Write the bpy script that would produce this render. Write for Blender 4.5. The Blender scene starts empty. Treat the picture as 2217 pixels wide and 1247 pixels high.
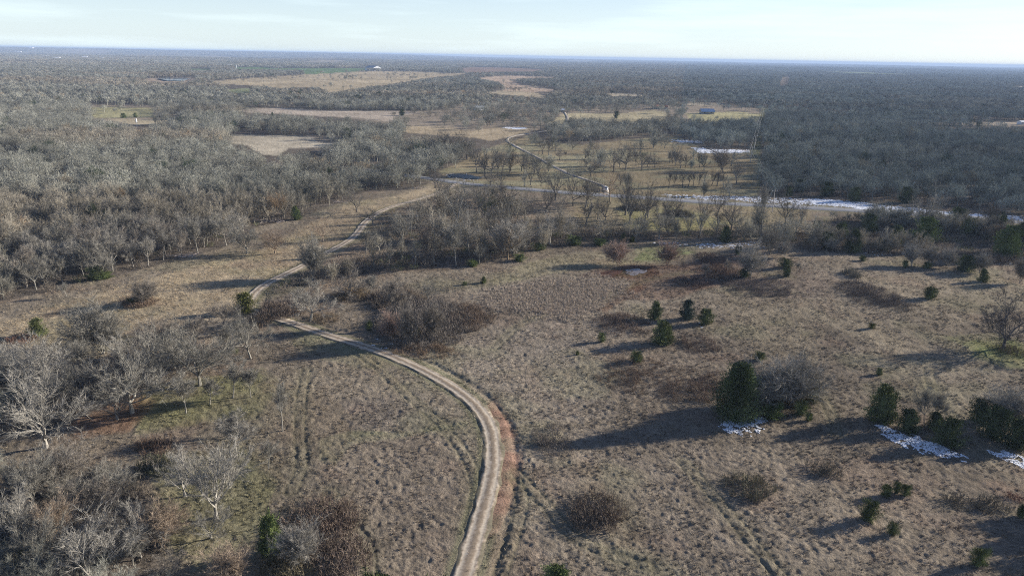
import bpy, math, random
import numpy as np
from mathutils import Matrix, Vector

S = bpy.context.scene
col = S.collection
R = math.radians
rng = np.random.default_rng(7)
random.seed(7)

# ------------------------------------------------------------------ camera
CAM_H = 60.0
FPX = 1583.0                      # focal length in pixels of the 2217 px wide photograph
CX, CY = 1108.5, 623.5
ROLL = R(1.06)
PITCH = math.atan(501.5 / FPX)
cR, sR, cP, sP = math.cos(ROLL), math.sin(ROLL), math.cos(PITCH), math.sin(PITCH)
cam = bpy.data.cameras.new('camera')
cam.sensor_width = 36.0
cam.lens = 36.0 * FPX / 2217.0
cam.clip_start = 1.0
cam.clip_end = 90000.0
camo = bpy.data.objects.new('camera', cam)
col.objects.link(camo)
f_ = Vector((0, cP, -sP)); u0 = Vector((0, sP, cP)); x0 = Vector((1, 0, 0))
r_ = cR * x0 + sR * u0; u_ = -sR * x0 + cR * u0
M = Matrix.Identity(4)
for i in range(3):
    M[i][0], M[i][1], M[i][2] = r_[i], u_[i], -f_[i]
M[2][3] = CAM_H
camo.matrix_world = M
S.camera = camo

# ------------------------------------------------------------------ light
HAZE = 0.000095
SUN_EL, SUN_AZ = 17.0, 70.0       # azimuth clockwise from +Y (straight ahead)
w = bpy.data.worlds.new('World'); S.world = w; w.use_nodes = True
nt = w.node_tree; nt.nodes.clear()
def N(nt, t, **k):
    n = nt.nodes.new(t)
    for a, b in k.items(): setattr(n, a, b)
    return n
out = N(nt, 'ShaderNodeOutputWorld'); bg = N(nt, 'ShaderNodeBackground')
sky = N(nt, 'ShaderNodeTexSky', sky_type='NISHITA', sun_disc=False)
sky.sun_elevation = R(SUN_EL); sky.sun_rotation = R(SUN_AZ)
sky.altitude = 200; sky.air_density = 1.0; sky.dust_density = 0.3; sky.ozone_density = 3.0
bg.inputs['Strength'].default_value = 0.05
tc = N(nt, 'ShaderNodeTexCoord'); mp = N(nt, 'ShaderNodeMapping'); mp.inputs['Scale'].default_value = (1.3, 1.0, 16.0)
mp.inputs['Rotation'].default_value = (0, R(2), R(25))
nz = N(nt, 'ShaderNodeTexNoise'); nz.inputs['Scale'].default_value = 2.1; nz.inputs['Detail'].default_value = 6; nz.inputs['Roughness'].default_value = .55
cr = N(nt, 'ShaderNodeValToRGB'); cr.color_ramp.elements[0].position = .47; cr.color_ramp.elements[1].position = .72
cr.color_ramp.elements[0].color = (.0, .0, .0, 1); cr.color_ramp.elements[1].color = (.22, .22, .22, 1)
mix = N(nt, 'ShaderNodeMix', data_type='RGBA')
L = nt.links.new
L(tc.outputs['Generated'], mp.inputs[0]); L(mp.outputs[0], nz.inputs['Vector']); L(nz.outputs[0], cr.inputs[0])
wb = N(nt, 'ShaderNodeVectorMath', operation='MULTIPLY'); wb.inputs[1].default_value = (1.02, 1.05, 1.38); L(sky.outputs[0], wb.inputs[0])
sx = N(nt, 'ShaderNodeSeparateXYZ'); L(tc.outputs['Generated'], sx.inputs[0])
hz_ = N(nt, 'ShaderNodeMapRange', interpolation_type='SMOOTHERSTEP'); hz_.inputs[1].default_value = -.05; hz_.inputs[2].default_value = .30
hz_.inputs[3].default_value = .55; hz_.inputs[4].default_value = 0.0; L(sx.outputs[2], hz_.inputs[0])      # whiter toward the horizon
ad_ = N(nt, 'ShaderNodeMath', operation='ADD', use_clamp=True); L(hz_.outputs[0], ad_.inputs[0]); L(cr.outputs[0], ad_.inputs[1])
L(ad_.outputs[0], mix.inputs['Factor']); L(wb.outputs[0], mix.inputs['A'])
mix.inputs['B'].default_value = (12.2, 14.2, 14.4, 1)
L(mix.outputs['Result'], bg.inputs[0]); L(bg.outputs[0], out.inputs[0])

sl = bpy.data.lights.new('sun', 'SUN'); sl.energy = 5.0; sl.angle = R(.55); sl.color = (1.0, .925, .83)
so = bpy.data.objects.new('sun', sl); col.objects.link(so)
sd = Vector((math.sin(R(SUN_AZ)) * math.cos(R(SUN_EL)), math.cos(R(SUN_AZ)) * math.cos(R(SUN_EL)), math.sin(R(SUN_EL))))
so.rotation_euler = (-sd).to_track_quat('-Z', 'Y').to_euler(); so.location = (200, 60, 120)

vs = S.view_settings
vs.view_transform = 'Standard'; vs.look = 'None'; vs.gamma = 1; vs.use_curve_mapping = False
vs.exposure = 0.95
S.cycles.max_bounces = 3; S.cycles.diffuse_bounces = 2; S.cycles.glossy_bounces = 2
S.cycles.transmission_bounces = 1; S.cycles.volume_bounces = 0; S.cycles.transparent_max_bounces = 4
S.cycles.use_denoising = False; S.cycles.filter_width = 1.05

# ------------------------------------------------------------------ measuring the photograph
def W(px, py, z=0.0):
    dx = (px - CX) / FPX; dy = -(py - CY) / FPX
    x = dx * cR - dy * sR; y = dx * sR + dy * cR
    d1 = cP + y * sP; d2 = -sP + y * cP
    t = (CAM_H - z) / (-d2)
    return x * t, d1 * t
def P(X, Y, Z):
    X = np.asarray(X, float); Y = np.asarray(Y, float); v2 = np.asarray(Z, float) - CAM_H
    D = Y * cP - v2 * sP; D = np.where(D < 1e-3, 1e-3, D)
    x = X / D; y = (Y * sP + v2 * cP) / D
    return CX + (x * cR + y * sR) * FPX, CY - (-x * sR + y * cR) * FPX

# ------------------------------------------------------------------ noise and terrain
def vnoise(x, y, seed=0):
    ix = np.floor(x).astype(np.int64); iy = np.floor(y).astype(np.int64)
    fx = x - ix; fy = y - iy
    fx = fx * fx * (3 - 2 * fx); fy = fy * fy * (3 - 2 * fy)
    def h(a, b):
        n = (a * 374761393 + b * 668265263 + seed * 974634777) & 0xffffffff
        n = ((n ^ (n >> 13)) * 1274126177) & 0xffffffff
        n = n ^ (n >> 16)
        return (n & 0xffff) / 65535.0
    a = h(ix, iy); b = h(ix + 1, iy); c = h(ix, iy + 1); d = h(ix + 1, iy + 1)
    return (a * (1 - fx) + b * fx) * (1 - fy) + (c * (1 - fx) + d * fx) * fy
def fbm(x, y, seed=0, o=4):
    s = 0; a = .5; t = 0
    for i in range(o):
        s = s + a * vnoise(x, y, seed + i); t += a; a *= .5
        x = x * 2.03 + 17.1; y = y * 2.03 + 5.7
    return s / t
def sm(a, b, x):
    t = np.clip((x - a) / (b - a), 0, 1); return t * t * (3 - 2 * t)
def terrain(X, Y):
    X = np.asarray(X, float); Y = np.asarray(Y, float)
    r = np.hypot(X, Y)
    z = 1.5 * (fbm(X / 48, Y / 48, 3, 2) - .5) * (1 - .8 * sm(260, 600, r))
    z = z + 16 * (fbm(X / 1500, Y / 900, 11, 3) - .45) * sm(2400, 6000, r)
    z = z + 26 * (fbm(X / 3100, Y / 1900, 14, 3) - .5) * sm(5000, 11000, r)
    z = z + 42 * sm(9500, 12500, r) * sm(-200, -3500, X) * (.8 + .35 * vnoise(X / 1500, X * 0, 31))
    return z
def T1(x, y): return float(terrain(np.array([x]), np.array([y]))[0])

def to_world(poly):
    return np.array([W(a, b) for a, b in poly])
def inpoly(poly, X, Y):
    """crossing-number test, poly in world metres"""
    res = np.zeros(X.shape, bool)
    x0, y0 = poly.min(0); x1, y1 = poly.max(0)
    m = (X >= x0) & (X <= x1) & (Y >= y0) & (Y <= y1)
    idx = np.nonzero(m)[0]
    if len(idx) == 0: return res
    x = X[idx]; y = Y[idx]; c = np.zeros(x.shape, bool)
    n = len(poly)
    for i in range(n):
        xa, ya = poly[i]; xb, yb = poly[(i + 1) % n]
        if ya == yb: continue
        t = ((ya > y) != (yb > y)) & (x < (xb - xa) * (y - ya) / (yb - ya) + xa)
        c ^= t
    res[idx] = c
    return res
_last = [None, None]
def cover(poly, X, Y, k=.008):
    if _last[0] is not X:
        r = np.hypot(X, Y); lst = []
        for j, (f, a) in enumerate(((.05, 1.4), (.12, .9), (.35, .5), (.9, .3))):
            lst.append(((vnoise(X * f, Y * f, 50 + j) - .5) * 2 * a * r, (vnoise(X * f, Y * f, 80 + j) - .5) * 3.6 * a * r))
        _last[0] = X; _last[1] = lst
    s = np.zeros(X.shape)
    x0, y0 = poly.min(0); x1, y1 = poly.max(0); mg = k * 3 * max(np.hypot(x1, y1), np.hypot(x0, y1), np.hypot(x0, y0), np.hypot(x1, y0))
    q = np.nonzero((X > x0 - mg) & (X < x1 + mg) & (Y > y0 - mg) & (Y < y1 + mg))[0]
    if len(q) == 0: return s
    xq, yq = X[q], Y[q]; t = np.zeros(len(q))
    for ox, oy in _last[1]: t += inpoly(poly, xq + ox[q] * k, yq + oy[q] * k)
    s[q] = t / 4
    return s
def seg_dist(pts, X, Y, maxd):
    """distance to a polyline and signed side"""
    best = np.full(X.shape, 1e9); side = np.zeros(X.shape)
    for i in range(len(pts) - 1):
        ax, ay = pts[i]; bx, by = pts[i + 1]
        m = (X > min(ax, bx) - maxd) & (X < max(ax, bx) + maxd) & (Y > min(ay, by) - maxd) & (Y < max(ay, by) + maxd)
        k = np.nonzero(m)[0]
        if len(k) == 0: continue
        dx, dy = bx - ax, by - ay; l2 = dx * dx + dy * dy + 1e-9
        t = np.clip(((X[k] - ax) * dx + (Y[k] - ay) * dy) / l2, 0, 1)
        ex = X[k] - ax - t * dx; ey = Y[k] - ay - t * dy
        d = np.hypot(ex, ey); sg = np.sign(dx * ey - dy * ex)
        u = d < best[k]; kk = k[u]
        best[kk] = d[u]; side[kk] = sg[u]
    return best, side
def smooth_line(px, n=8):
    p = np.array([W(a, b) for a, b in px]); o = []
    for i in range(len(p) - 1):
        p0 = p[max(i - 1, 0)]; p1 = p[i]; p2 = p[i + 1]; p3 = p[min(i + 2, len(p) - 1)]
        for k in range(n):
            t = k / n
            o.append(.5 * (2 * p1 + (p2 - p0) * t + (2 * p0 - 5 * p1 + 4 * p2 - p3) * t * t + (3 * p1 - p0 - 3 * p2 + p3) * t ** 3))
    o.append(p[-1]); return np.array(o)

# ------------------------------------------------------------------ land cover outlines (photo pixels -> ground)
Wd = to_world
TRACK = smooth_line([(960,1400),(985,1310),(1003,1250),(1022,1190),(1038,1130),(1054,1075),(1064,1030),(1068,985),(1064,940),(1050,903),(1020,866),(980,835),(930,806),(880,783),(820,760),(760,741),(700,722),(650,705),(600,690),(565,682),(540,668),(541,650),(556,630),(585,610),(640,583),(700,553),(752,524),(776,502),(790,482),(822,461),(870,443),(915,429),(945,419),(975,405),(990,397)], 5)
ROAD = smooth_line([(780,366),(860,377),(928,386),(982,393),(1034,400),(1125,410),(1209,418),(1293,424),(1402,430),(1477,434),(1560,439),(1645,443),(1746,449),(1847,455),(1948,461),(2060,468),(2150,475),(2230,482),(2400,496)], 5)
DRIVE = smooth_line([(1222,244),(1227,252),(1228,260),(1221,269),(1205,278),(1170,286),(1137,291),(1112,295),(1099,301),(1101,308),(1125,322),(1158,339),(1185,353),(1212,367),(1235,377),(1262,386),(1290,396),(1308,404),(1312,414),(1312,423)], 5)
RUTS = [smooth_line([(745,748),(800,780),(850,822),(905,872),(950,912),(985,955),(1015,1000),(1030,1045),(1028,1090),(1015,1140)], 5),
        smooth_line([(1115,1020),(1150,1060),(1190,1100),(1230,1150),(1300,1190),(1400,1225)], 5),
        smooth_line([(1080,1250),(1120,1130),(1130,1080),(1118,1040)], 4),
        smooth_line([(662,800),(652,860),(648,930),(652,1000),(630,1060)], 4),
        smooth_line([(715,1060),(752,1120),(795,1190),(800,1260)], 4),
        smooth_line([(1070,750),(1120,705),(1180,680)], 4),
        smooth_line([(1480,1000),(1560,1090),(1640,1190),(1700,1260)], 4),
        smooth_line([(1765,830),(1800,900),(1810,940)], 4),
        smooth_line([(1290,660),(1350,625),(1420,600),(1500,585)], 4),
        smooth_line([(2010,800),(2020,850),(2060,900)], 4)]
CLAY = Wd([(1070,862),(1096,900),(1114,940),(1124,985),(1124,1030),(1114,1072),(1098,1114),(1076,1150),(1056,1166),(1046,1140),(1054,1090),(1066,1045),(1070,1000),(1068,955),(1056,910),(1044,884)])

FIELDS = {   # open ground that shows between the woods
 'hay1': [(197,233),(242,232),(333,235),(333,254),(236,257),(194,255)],
 'hay2': [(229,259),(259,257),(410,262),(404,267),(303,271),(286,270)],
 'hay3': [(508,292),(572,292),(670,296),(687,309),(737,312),(724,319),(694,319),(623,321),(603,338),(572,336),(552,326),(535,316),(488,309)],
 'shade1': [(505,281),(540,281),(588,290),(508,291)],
 'hay4': [(525,236),(606,233),(700,240),(860,241),(912,240),(905,245),(860,252),(848,264),(823,262),(770,256),(700,252),(600,247),(515,243)],
 'tan1': [(430,179),(500,173),(640,163),(740,158),(800,155),(880,155),(960,158),(1020,160),(1000,163),(960,167),(910,172),(870,180),(800,189),(745,198),(715,202),(700,195),(690,190),(605,191),(540,186),(505,183)],
 'crop1': [(509,146),(583,146),(584,149),(700,148),(795,149),(795,153),(735,158),(660,162),(656,153),(560,151),(509,150)],
 'crop2': [(412,149),(455,149),(455,153),(412,153)],
 'lawn1': [(487,197),(500,193),(540,192),(545,203),(510,203)],
 'hill1': [(995,149),(1030,146),(1100,147),(1187,152),(1150,156),(1060,157),(1010,158)],
 'tan2': [(1035,169),(1094,164),(1250,168),(1100,172),(1127,184),(1195,193),(1208,198),(1150,200),(1148,208),(1110,205),(1090,198),(1095,190),(1080,179),(1043,172)],
 'tan3': [(1020,201),(1090,197),(1150,200),(1200,212),(1170,213),(1100,206)],
 'tan4': [(1312,203),(1350,203),(1425,207),(1400,210),(1320,208)],
 'mid1': [(1025,284),(1060,278),(1140,275),(1150,288),(1100,298),(1060,306),(1035,300),(870,287),(870,277),(900,272),(975,276),(1000,283)],
 'lawn2': [(1200,259),(1221,246),(1281,245),(1316,247),(1338,247),(1412,239),(1446,243),(1447,261),(1439,278),(1296,277),(1275,266),(1221,270),(1180,267)],
 'house_field': [(1488,223),(1557,223),(1553,229),(1490,229)],
 'lawn3': [(1484,246),(1600,242),(1648,248),(1640,264),(1520,280),(1500,266)],
 'strip1': [(1928,263),(2000,263),(2240,265),(2240,275),(2050,270),(1985,268)],
 'crop3': [(1760,156),(1850,156),(1940,160),(2010,162),(2005,164),(1860,161)],
 'tan5': [(2155,187),(2230,187),(2230,190),(2165,189)],
 'bank': [(290,172.5),(335,170),(415,168),(428,172),(408,179),(345,179)],
 'corridor': [(1650,232),(1662,232),(1648,300),(1645,422),(1606,422),(1624,330),(1636,290)],
 'corridor2': [(1694,165),(1712,165),(1706,186),(1687,186)],
 'meadow': [(1150,292),(1180,304),(1250,314),(1320,308),(1400,299),(1450,292),(1480,302),(1500,312),(1540,332),(1620,326),(1640,350),(1640,425),(1500,432),(1300,420),(1050,398),(960,380),(950,372),(1000,350),(1060,320),(1100,308)],
 'clearing': [(1900,362),(1960,374),(1998,386),(1960,389),(1890,368)],
 'far1': [(0,133),(60,133),(95,135),(0,134.5)], 'far2': [(150,113),(240,115),(240,118),(120,116)],
 'far3': [(440,121),(640,128),(640,131),(440,125)], 'far4': [(320,110),(430,112),(430,115),(330,113)],
 'far5': [(700,131),(760,133),(730,136),(640,137)], 'far6': [(880,130),(1000,132),(980,134),(870,132)],
 'far7': [(1230,132),(1300,133),(1290,135),(1220,134)], 'far8': [(1590,135),(1700,137),(1660,138.5),(1590,137)],
 'far9': [(2060,146),(2217,149),(2217,150.5),(2080,148)], 'far10': [(40,118),(120,118.5),(120,120.5),(40,120)],
}
FW = {k: Wd(v) for k, v in FIELDS.items()}
WOODS = {    # near woods, by the feet of their outermost trees
 'left': Wd([(-700,690),(0,655),(60,642),(130,627),(190,607),(250,600),(337,577),(420,555),(471,541),(520,520),(555,490),(640,474),(740,440),(790,415),(841,411),(915,404),(945,385),(950,370),(760,300),(0,200),(-700,200)]),
 'leftbelt': Wd([(-200,900),(-200,815),(0,812),(60,812),(180,798),(300,785),(480,752),(548,742),(535,760),(470,775),(400,790),(330,830),(200,890),(100,935),(0,930)]),
 'corner': Wd([(-300,1000),(0,1030),(80,1045),(160,1050),(230,1045),(300,1055),(330,1085),(300,1120),(360,1180),(370,1240),(420,1330),(-300,1330)]),
 'right': Wd([(1646,422),(1720,425),(1814,428),(1880,433),(1948,438),(2049,449),(2150,460),(2217,467),(2700,515),(2700,200),(1660,228),(1650,300)]),
 'rightbelt': Wd([(1755,548),(1760,500),(1800,472),(1900,474),(2000,480),(2100,492),(2217,505),(2500,525),(2500,590),(2217,560),(2100,552),(1950,548),(1850,548)]),
 'fan': Wd([(1180,289),(1180,302),(1250,311),(1320,304),(1400,294),(1440,286),(1440,277),(1300,272),(1200,276)]),
 'knot': Wd([(1500,272),(1630,275),(1622,322),(1560,322),(1500,306)]),
 'nine': Wd([(1440,245),(1480,240),(1500,265),(1500,290),(1470,292),(1445,285)]),
}
CREEK = Wd([(560,648),(640,628),(700,612),(760,598),(830,588),(900,584),(1000,578),(1090,566),(1160,545),(1240,528),(1330,518),(1440,518),(1560,523),(1680,530),(1760,548),(1760,505),(1660,505),(1560,500),(1440,500),(1330,496),(1200,500),(1120,520),(1000,540),(900,552),(800,560),(700,585),(600,600)])
VERGE = Wd([(1760,430),(1950,449),(2240,476),(2300,484),(2300,500),(2217,488),(1950,465),(1760,452)])
SAVANNA = [Wd(q) for q in ([(1000,222),(1100,220),(1190,230),(1205,262),(1160,284),(1020,292),(930,282),(870,264),(905,247),(960,240)],
    [(1430,226),(1560,222),(1645,236),(1650,262),(1600,275),(1500,285),(1450,270)], [(1200,232),(1320,228),(1430,226),(1450,245),(1440,266),(1300,272),(1221,272)],
    [(720,243),(910,240),(1000,236),(1000,262),(900,272),(850,270),(760,258)], [(190,225),(340,228),(420,250),(420,268),(280,272),(180,256)], [(660,290),(760,300),(760,325),(690,335)])]
OPEN_KEYS = [k for k in FW if k not in ('corridor',)]
def woods_mask(X, Y, H=9.0, wide=3.0):
    """where trees may stand: in a wood, and not so that they would stand in front of a clearing"""
    r = np.hypot(X, Y)
    far = r > np.hypot(*W(1000, 400))
    base = np.zeros(X.shape, bool)
    for k in WOODS: base |= inpoly(WOODS[k], X, Y)
    front = inpoly(Wd([(940,386),(1300,424),(1646,424),(1652,300),(1600,320),(1500,312),(1440,292),(1150,290),(1000,352)]), X, Y)
    base |= far & ~front & (r > 380)
    ok = base.copy()
    for k in FW: ok &= ~inpoly(FW[k], X, Y)
    ok2 = ok.copy()
    for hh in (H * .55, H):
        s = CAM_H / (CAM_H - hh)
        for k in OPEN_KEYS:
            ok2 &= ~inpoly(FW[k], X * s, Y * s)
    for k in WOODS:
        if k in ('fan', 'knot', 'nine', 'rightbelt', 'right', 'left', 'leftbelt', 'corner'):
            ok2 |= inpoly(WOODS[k], X, Y) & ok & (r < 330)
    ok2 |= (inpoly(WOODS['fan'], X, Y) | inpoly(WOODS['knot'], X, Y) | inpoly(WOODS['nine'], X, Y) | inpoly(WOODS['right'], X, Y) & (r < 450)) & ok
    for hh in (H * 1.25, H, H * .7, H * .35):
        s = CAM_H / (CAM_H - hh); ok2 &= ~(inpoly(VERGE, X * s, Y * s) & (r < 310))
    d, _ = seg_dist(ROAD, X, Y, 9); ok2 &= d > 6
    d, _ = seg_dist(TRACK, X, Y, 7); ok2 &= d > 4
    d, _ = seg_dist(DRIVE, X, Y, 9); ok2 &= d > 5
    return ok2
# ------------------------------------------------------------------ materials
def mat(name, rough=.9, spec=0.0):
    m = bpy.data.materials.new(name); m.use_nodes = True
    nt = m.node_tree; b = nt.nodes['Principled BSDF']
    b.inputs['Roughness'].default_value = rough
    b.inputs['Specular IOR Level'].default_value = spec
    return m, nt, b
def rgb(nt, node, c):
    node.default_value = (c[0], c[1], c[2], 1)
def noise_col(name, c1, c2, scale, rough=.9, spec=.05, bump=0, detail=4, coord='Object'):
    m, nt, b = mat(name, rough, spec); L = nt.links.new
    tc = N(nt, 'ShaderNodeTexCoord'); nz = N(nt, 'ShaderNodeTexNoise'); nz.inputs['Scale'].default_value = scale; nz.inputs['Detail'].default_value = detail
    mx = N(nt, 'ShaderNodeMix', data_type='RGBA'); cr = N(nt, 'ShaderNodeMapRange'); cr.inputs[1].default_value = .32; cr.inputs[2].default_value = .68
    L(tc.outputs[coord], nz.inputs['Vector']); L(nz.outputs[0], cr.inputs[0]); L(cr.outputs[0], mx.inputs['Factor'])
    rgb(nt, mx.inputs['A'], c1); rgb(nt, mx.inputs['B'], c2); L(mx.outputs['Result'], b.inputs['Base Color'])
    if bump:
        bp = N(nt, 'ShaderNodeBump'); bp.inputs['Strength'].default_value = bump; bp.inputs['Distance'].default_value = .1
        L(nz.outputs[0], bp.inputs['Height']); L(bp.outputs[0], b.inputs['Normal'])
    return m
def tint_mat(name, instanced, var=.35, scale=3.0):
    """colour comes from the object (individuals) or the scatter point (stuff); small random change for every plant"""
    m = bpy.data.materials.new(name); m.use_nodes = True; nt = m.node_tree; nt.nodes.clear(); L = nt.links.new
    o = N(nt, 'ShaderNodeOutputMaterial'); d = N(nt, 'ShaderNodeBsdfDiffuse')
    oi = N(nt, 'ShaderNodeObjectInfo')
    if instanced:
        a = N(nt, 'ShaderNodeAttribute', attribute_type='INSTANCER', attribute_name='tint'); src = a.outputs['Color']
    else:
        src = oi.outputs['Color']
    tc = N(nt, 'ShaderNodeTexCoord'); nz = N(nt, 'ShaderNodeTexNoise'); nz.inputs['Scale'].default_value = scale; nz.inputs['Detail'].default_value = 2
    L(tc.outputs['Object'], nz.inputs['Vector'])
    mr = N(nt, 'ShaderNodeMapRange'); mr.inputs[1].default_value = .3; mr.inputs[2].default_value = .7
    mr.inputs[3].default_value = 1 - var; mr.inputs[4].default_value = 1 + var
    L(nz.outputs[0], mr.inputs[0])
    mu = N(nt, 'ShaderNodeVectorMath', operation='SCALE'); L(src, mu.inputs[0]); L(mr.outputs[0], mu.inputs['Scale'])
    L(mu.outputs[0], d.inputs[0]); L(d.outputs[0], o.inputs[0])
    return m
M_bark = tint_mat('bark', False, .3, 1.2); M_twig = tint_mat('twigs', False, .3, .5)
M_green = tint_mat('cedar_foliage', False, .55, 1.3)
M_i = tint_mat('scattered_plants', True, .25, .5)
M_ig = tint_mat('scattered_grass', True, .3, 2.5)

def new_obj(name, me, parent=None, m=None, link=True):
    o = bpy.data.objects.new(name, me)
    if link: col.objects.link(o)
    if parent is not None: o.parent = parent
    if m is not None and me is not None and len(me.materials) == 0: me.materials.append(m)
    return o
def tag(o, label=None, cat=None, group=None, kind=None):
    if label: o['label'] = label
    if cat: o['category'] = cat
    if group: o['group'] = group
    if kind: o['kind'] = kind
    return o
def mesh_np(name, V, F, smooth=False):
    """V (n,3), F (m,k)"""
    me = bpy.data.meshes.new(name); V = np.asarray(V, np.float32); F = np.asarray(F, np.int32)
    me.vertices.add(len(V)); me.vertices.foreach_set('co', V.ravel())
    k = F.shape[1]; me.loops.add(F.size); me.loops.foreach_set('vertex_index', F.ravel())
    me.polygons.add(len(F)); me.polygons.foreach_set('loop_start', np.arange(0, F.size, k, dtype=np.int32))
    me.polygons.foreach_set('use_smooth', np.full(len(F), smooth))
    me.update(calc_edges=True)
    return me

class MB:
    def __init__(s): s.v = []; s.f = []
    def tube(s, pts, rads, n):
        base = len(s.v); pts = [np.asarray(p, float) for p in pts]
        for i, p in enumerate(pts):
            d = pts[min(i + 1, len(pts) - 1)] - pts[max(i - 1, 0)]; d = d / (np.linalg.norm(d) + 1e-9)
            a = np.cross(d, (0.31, 0.9, 0.2)); a /= np.linalg.norm(a) + 1e-9; b = np.cross(d, a)
            for k in range(n):
                t = 2 * math.pi * k / n
                s.v.append(tuple(p + rads[i] * (math.cos(t) * a + math.sin(t) * b)))
        for i in range(len(pts) - 1):
            for k in range(n):
                k2 = (k + 1) % n; o = base + i * n
                s.f.append((o + k, o + k2, o + n + k2)); s.f.append((o + k, o + n + k2, o + n + k))
    def tri(s, a, b, c):
        o = len(s.v); s.v += [tuple(a), tuple(b), tuple(c)]; s.f.append((o, o + 1, o + 2))
    def twig(s, p, d, L, wd):
        q = np.cross(d, np.array([random.gauss(0, 1), random.gauss(0, 1), random.gauss(0, 1)]))
        n = np.linalg.norm(q) + 1e-9; q = q / n * wd * .5
        s.tri(p - q, p + q, p + d * L)
    def box(s, x0, y0, z0, x1, y1, z1):
        o = len(s.v)
        s.v += [(x0,y0,z0),(x1,y0,z0),(x1,y1,z0),(x0,y1,z0),(x0,y0,z1),(x1,y0,z1),(x1,y1,z1),(x0,y1,z1)]
        for q in ((0,3,2,1),(4,5,6,7),(0,1,5,4),(1,2,6,5),(2,3,7,6),(3,0,4,7)):
            s.f.append((o+q[0],o+q[1],o+q[2])); s.f.append((o+q[0],o+q[2],o+q[3]))
    def mesh(s, name, smooth=False):
        return mesh_np(name, s.v, s.f, smooth)

def rnd_dir(): 
    v = np.array([random.gauss(0, 1), random.gauss(0, 1), random.gauss(0, 1)]); return v / np.linalg.norm(v)
def bend(d, ang, az=None):
    a = np.cross(d, rnd_dir()); a /= np.linalg.norm(a) + 1e-9
    return d * math.cos(ang) + a * math.sin(ang)

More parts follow.
